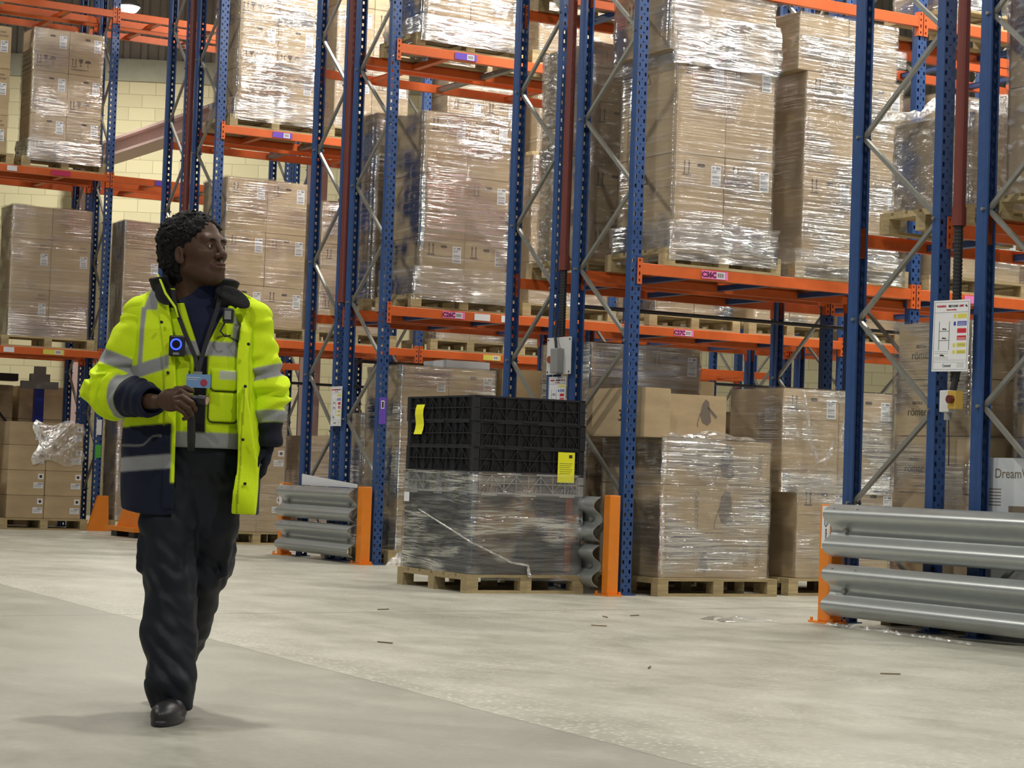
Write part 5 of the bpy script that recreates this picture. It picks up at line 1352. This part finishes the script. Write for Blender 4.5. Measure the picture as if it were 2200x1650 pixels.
# right front panel swinging open, bright lining
def f_panel(p):
    x, y, z = p.T; xc = lerp(z, [.74, .9, 1.1, 1.3], [.208, .216, .200, .185]); w = lerp(z, [.74, .9, 1.1, 1.25], [.046, .038, .022, .001])
    yy = -.108+.022*np.sin(z*24+x*20)*np.clip((1.1-z)*4, 0, 1)+.25*(x-.2); d = np.maximum(np.abs(x-xc)-w, np.abs(y-yy)*.7-.009)
    return smax(smax(d, .748-z, .004), z-1.22, .004)
sd_object('front_panel', f_panel, (.13, -.22, .72), (.28, .0, 1.32), .0052, CLOTH, JK, lambda v: np.where((np.abs(v[:, 0]-lerp(v[:, 2], [.74, 1.3], [.186, .196])) < .003)[:, None], YEL*.5, YEL))
SNAP = simple('snap_dark', srgb(40, 42, 46), .4)
for q in ((.205, -.128, 1.37), (.200, -.135, 1.215), (.200, -.140, 1.02), (.213, -.132, .86), (-.118, -.118, 1.44), (-.085, -.128, 1.255)):
    MB().tube([q, (q[0], q[1]-.012, q[2])], .006, 8).build('snap_button', SNAP, JK)
# ------------------------------------------------ vest, shirt, trousers, boots
def vt(p, off): 
    z = p[:, 2]; a = lerp(z, [.95, 1.1, 1.3, 1.45, 1.53], [.178, .182, .186, .150, .095])+off; b = lerp(z, [.95, 1.1, 1.3, 1.45, 1.53], [.135, .142, .142, .112, .085])+off
    x = (p[:, 0]-.005)/a; y = (p[:, 1]-.045)/b; return ((np.abs(x)**2.3+np.abs(y)**2.3)**(1/2.3)-1)*np.minimum(a, b)
def vneck(p): x, z = p[:, 0], p[:, 2]; return np.maximum(np.abs(x-.030)-np.maximum((z-1.325)*.40, 0), 1.325-z)
def f_vest(p):
    w = folds(p, (8, 8, 9), .0045, 51); d = smax(vt(p, .010)+w, -(vt(p, -.002)+w), .003); d = smax(d, -smax(vneck(p), p[:, 1]-.03, .003), .004)
    d = smax(smax(d, .985-p[:, 2], .004), p[:, 2]-1.52, .005)
    for c, h in (((.115, 0, 1.135), (.052, 0, .055)), ((.118, 0, 1.235), (.050, 0, .040)), ((-.055, 0, 1.245), (.045, 0, .055))):
        pk = np.maximum(np.abs(p[:, 0]-c[0])-h[0], np.abs(p[:, 2]-c[2])-h[2]); pk = smax(smax(pk, vt(p, .022)+w, .010), p[:, 1], .004); d = smin(d, pk, .006)
    return d
def c_vest(v):
    x, y, z = v.T; c = np.tile(YEL*.86, (len(v), 1)); mx_, ab = np.maximum, np.abs
    c = mixc(c, TAPE, mx_(mx_(1.325-z, z-1.378), -.10-x)); c = mixc(c, TAPE, z-1.043); c = mixc(c, TAPE, mx_(ab(x-.155)-.020, 1.37-z))
    c = mixc(c, BLK, ab(vneck(v))-.004, .0025)
    for cx, cz, hw, hh in ((.115, 1.135, .052, .055), (.118, 1.235, .050, .040), (-.055, 1.245, .045, .055)):
        qx, qz = ab(x-cx)-hw+.02, ab(z-cz)-hh+.02; q = np.hypot(mx_(qx, 0), mx_(qz, 0))+np.minimum(mx_(qx, qz), 0)-.02
        c = mixc(c, BLK, mx_(mx_(ab(q)-.0035, z-cz-.02), y), .0025)
    c = mixc(c, BLK, mx_(mx_(ab(z-(1.405-.5*ab(x-.11)))-.0035, .08-x), mx_(y, 1.37-z)), .0025)
    c = mixc(c, BLK, mx_(mx_(ab(x-.03)-.026, z-1.325), mx_(y, 1.04-z)))
    c = mixc(c, A3(*srgb(190, 196, 180)), mx_(mx_(ab(x-.130)-.030, ab(z-1.255)-.016), y)); return c
VS = sd_object('vest', f_vest, (-.22, -.15, .96), (.22, .22, 1.55), .0042, CLOTH, PR, c_vest)
sd_object('shirt', lambda p: smin(vt(p, -.012), sd_cap(p, (-.02, .045, 1.44), (-.024, .035, 1.500), .080, .076), .03), (-.20, -.12, .98), (.21, .20, 1.60), .006, CLOTH, PR,
          lambda v: np.where((vnoise(v, 14, 8) > .25)[:, None], A3(*srgb(30, 42, 82)), A3(*srgb(24, 30, 60))))
def f_trou(p):
    z = p[:, 2]; d = sd_ell(p, (.0, .055, .95), (.185, .135, .14))
    d1 = sd_chain(p, [A3(-.082, .045, .92), A3(-.082, -.01, .70), A3(-.056, -.055, .49), A3(-.046, -.10, .30), A3(-.022, -.155, .13), A3(-.012, -.165, .055)], [.112, .102, .092, .094, .084, .070], .02)
    d2 = sd_chain(p, [A3(.072, .065, .92), A3(.062, .085, .70), A3(.036, .115, .50), A3(-.020, .225, .32), A3(-.085, .345, .18), A3(-.100, .37, .12)], [.112, .096, .084, .080, .068, .058], .02)
    d = smin(smin(d, d1, .03), d2, .03)
    d = smin(d, sd_box(p, (-.158, -.01, .60), (.018, .055, .075), .012), .014); d = smin(d, sd_box(p, (.124, .095, .585), (.018, .060, .080), .012), .014)
    w = folds(p, (9, 9, 11), .0085, 61)+.005*np.abs(vnoise(p+A3(0, 0, 1)*(p[:, :1]*.8), (8, 8, 26), 64))*np.clip((.75-z)/.2, 0, 1)-.002
    d = d+w-.013*np.abs(vnoise(p+A3(.3, 0, 1)*(p[:, :1]*.9), (11, 11, 14), 66))+.002; d = smax(d, z-1.03, .006); d = smax(d, .035-z, .006)
    return d
sd_object('trousers', f_trou, (-.24, -.29, .01), (.24, .50, 1.05), .0065, TWILL, PR, lambda v: np.tile(TRO, (len(v), 1)))
def boot(heel, toe, lift, name):
    heel, toe = A3(*heel), A3(*toe); f = toe-heel; L = np.linalg.norm(f); f /= L; u = A3(0, 0, 1)-f*f[2]; u /= np.linalg.norm(u); s = np.cross(f, u); Rm = np.stack([f, s, u], 0)
    def fn(p):
        q = (p-heel)@Rm.T; d = sd_ell(q, (L*.66, 0, .036), (L*.36, .050, .046)); d = smin(d, sd_ell(q, (L*.20, 0, .040), (L*.26, .042, .050)), .04)
        d = smin(d, sd_cap(q, (L*.24, 0, .05), (L*.16, 0, .15), .046, .048), .035)
        d = smax(d, .010-q[:, 2], .004); sole = np.maximum(sd_ell(q, (L*.5, 0, .010), (L*.535, .053, .060)), np.maximum(-.0-q[:, 2], q[:, 2]-.020)); d = np.minimum(d, sole)
        return d
    mid = (heel+toe)/2
    o = sd_object(name, fn, tuple(np.minimum(heel, toe)-.09), tuple(np.maximum(heel, toe)+A3(.09, .09, .20)), .0045, LEATHER, PR, None)
    mb = MB()
    for k in range(4):
        a = heel+f*(L*(.36+.07*k))+u*(.093-.010*k); mb.tube([a-s*.022, a+u*.004, a+s*.022], .0028, 6)
    mb.build('laces', simple('lace_black', srgb(18, 18, 20), .8) if 'lace_black' not in bpy.data.materials else bpy.data.materials['lace_black'], o); return o
boot((-.004, -.115, .0), (-.020, -.405, .0), 0, 'boot'); boot((-.175, .43, .085), (-.095, .20, .0), 0, 'boot')
# ------------------------------------------------ things carried (each its own thing)
def carried(name, label, cat):
    t = empty(name, (2.945, 7.403, 0), -yaw); return tag(t, label, cat)
t = carried('body_camera', 'black body camera with a glowing blue ring on the chest of the person', 'camera')
RING = simple('blue_ring_light', (.02, .03, 1), .4, emit=((.02, .05, 1.0), 3.5))
o = MB().box(-.083, -.026, -.158, -.130, 1.315, 1.392).build('camera_body', BLACKP, t); bevel(o, .006)
mb = MB(); mb.tube([(-.056+.0185*math.cos(2*PI*k/28), -.160, 1.359+.0185*math.sin(2*PI*k/28)) for k in range(29)], .0028, 6, caps=False); mb.build('blue_ring', RING, t)
MB().tube([(-.056, -.156, 1.359), (-.056, -.160, 1.359)], .011, 14).build('lens', IRIS, t); MB().box(-.066, -.044, -.160, -.157, 1.321, 1.329).build('name_strip', GREYP, t)
t = carried('id_lanyard', 'black lanyard holding a pale blue photo card on the chest of the person', 'lanyard')
def strap(pts, w, name, mat, par):
    mb = MB()
    for a, b in zip(pts, pts[1:]): mb.bar(a, b, w, .002, up=(0, -1, .1))
    return mb.build(name, mat, par)
LAN = simple('lanyard_black', srgb(30, 30, 36), .6)
strap([(-.095, -.045, 1.565), (-.070, -.105, 1.490), (-.030, -.120, 1.40), (.012, -.136, 1.315), (.028, -.150, 1.262)], .016, 'strap', LAN, t)
strap([(.085, -.055, 1.560), (.080, -.105, 1.490), (.056, -.122, 1.40), (.036, -.136, 1.315), (.028, -.150, 1.262)], .016, 'strap', LAN, t)
CARD = simple('card_blue', srgb(128, 168, 216), .3, var=.08); CARDP = simple('card_red', srgb(178, 70, 90), .4)
MB().box(-.012, .076, -.166, -.163, 1.203, 1.252).build('photo_card', CARD, t); MB().prism([(.052+.013*math.cos(2*PI*k/16), 1.222+.013*math.sin(2*PI*k/16)) for k in range(16)], 'y', -.1675, -.166).build('round_emblem', CARDP, t)
MB().box(-.010, .040, -.1672, -.166, 1.238, 1.241).box(-.010, .030, -.1672, -.166, 1.231, 1.233).build('card_print', WHITE, t); MB().box(.012, .044, -.164, -.160, 1.250, 1.262).build('clip', GREYP, t)
t = carried('radio_handset', 'grey and black radio clip beside the collar of the person', 'radio')
o = MB().box(.105, .145, -.135, -.100, 1.445, 1.500).build('handset_body', BLACKP, t); bevel(o, .007); MB().box(.113, .137, -.138, -.134, 1.458, 1.490).build('grille', GREYP, t)
MB().tube([(.112, -.115, 1.447), (.098, -.128, 1.415), (.118, -.135, 1.395), (.138, -.130, 1.400)], .0035, 6).build('coiled_lead', LAN, t)
t = carried('handheld_torch', 'short black torch gripped in the fist of the person', 'torch')
MB().tube([(-.020, -.256, 1.166), (.045, -.272, 1.158), (.052, -.274, 1.157), (.082, -.282, 1.153)], [.0125, .0125, .0175, .0180], 18).build('torch_body', BLACKP, t, smooth=False)
MB().tube([(.082, -.282, 1.153), (.084, -.2825, 1.1528)], .0150, 18).build('torch_lens', simple('torch_lens', srgb(196, 150, 140), .2), t)
MB().tube([(.010, -.252, 1.135), (.022, -.235, 1.08), (.020, -.200, 1.02), (.018, -.180, .975)], [.016, .014, .015, .013], 10).build('hanging_strap', LAN, t, smooth=True)
# longer labels are shortened and repeats are checked
for k_, os_ in list(LABELS.items()):
    if len(k_.split()) > 16: print('LONG', len(k_.split()), k_)
    if len(os_) > 1: print('DUP', len(os_), k_)
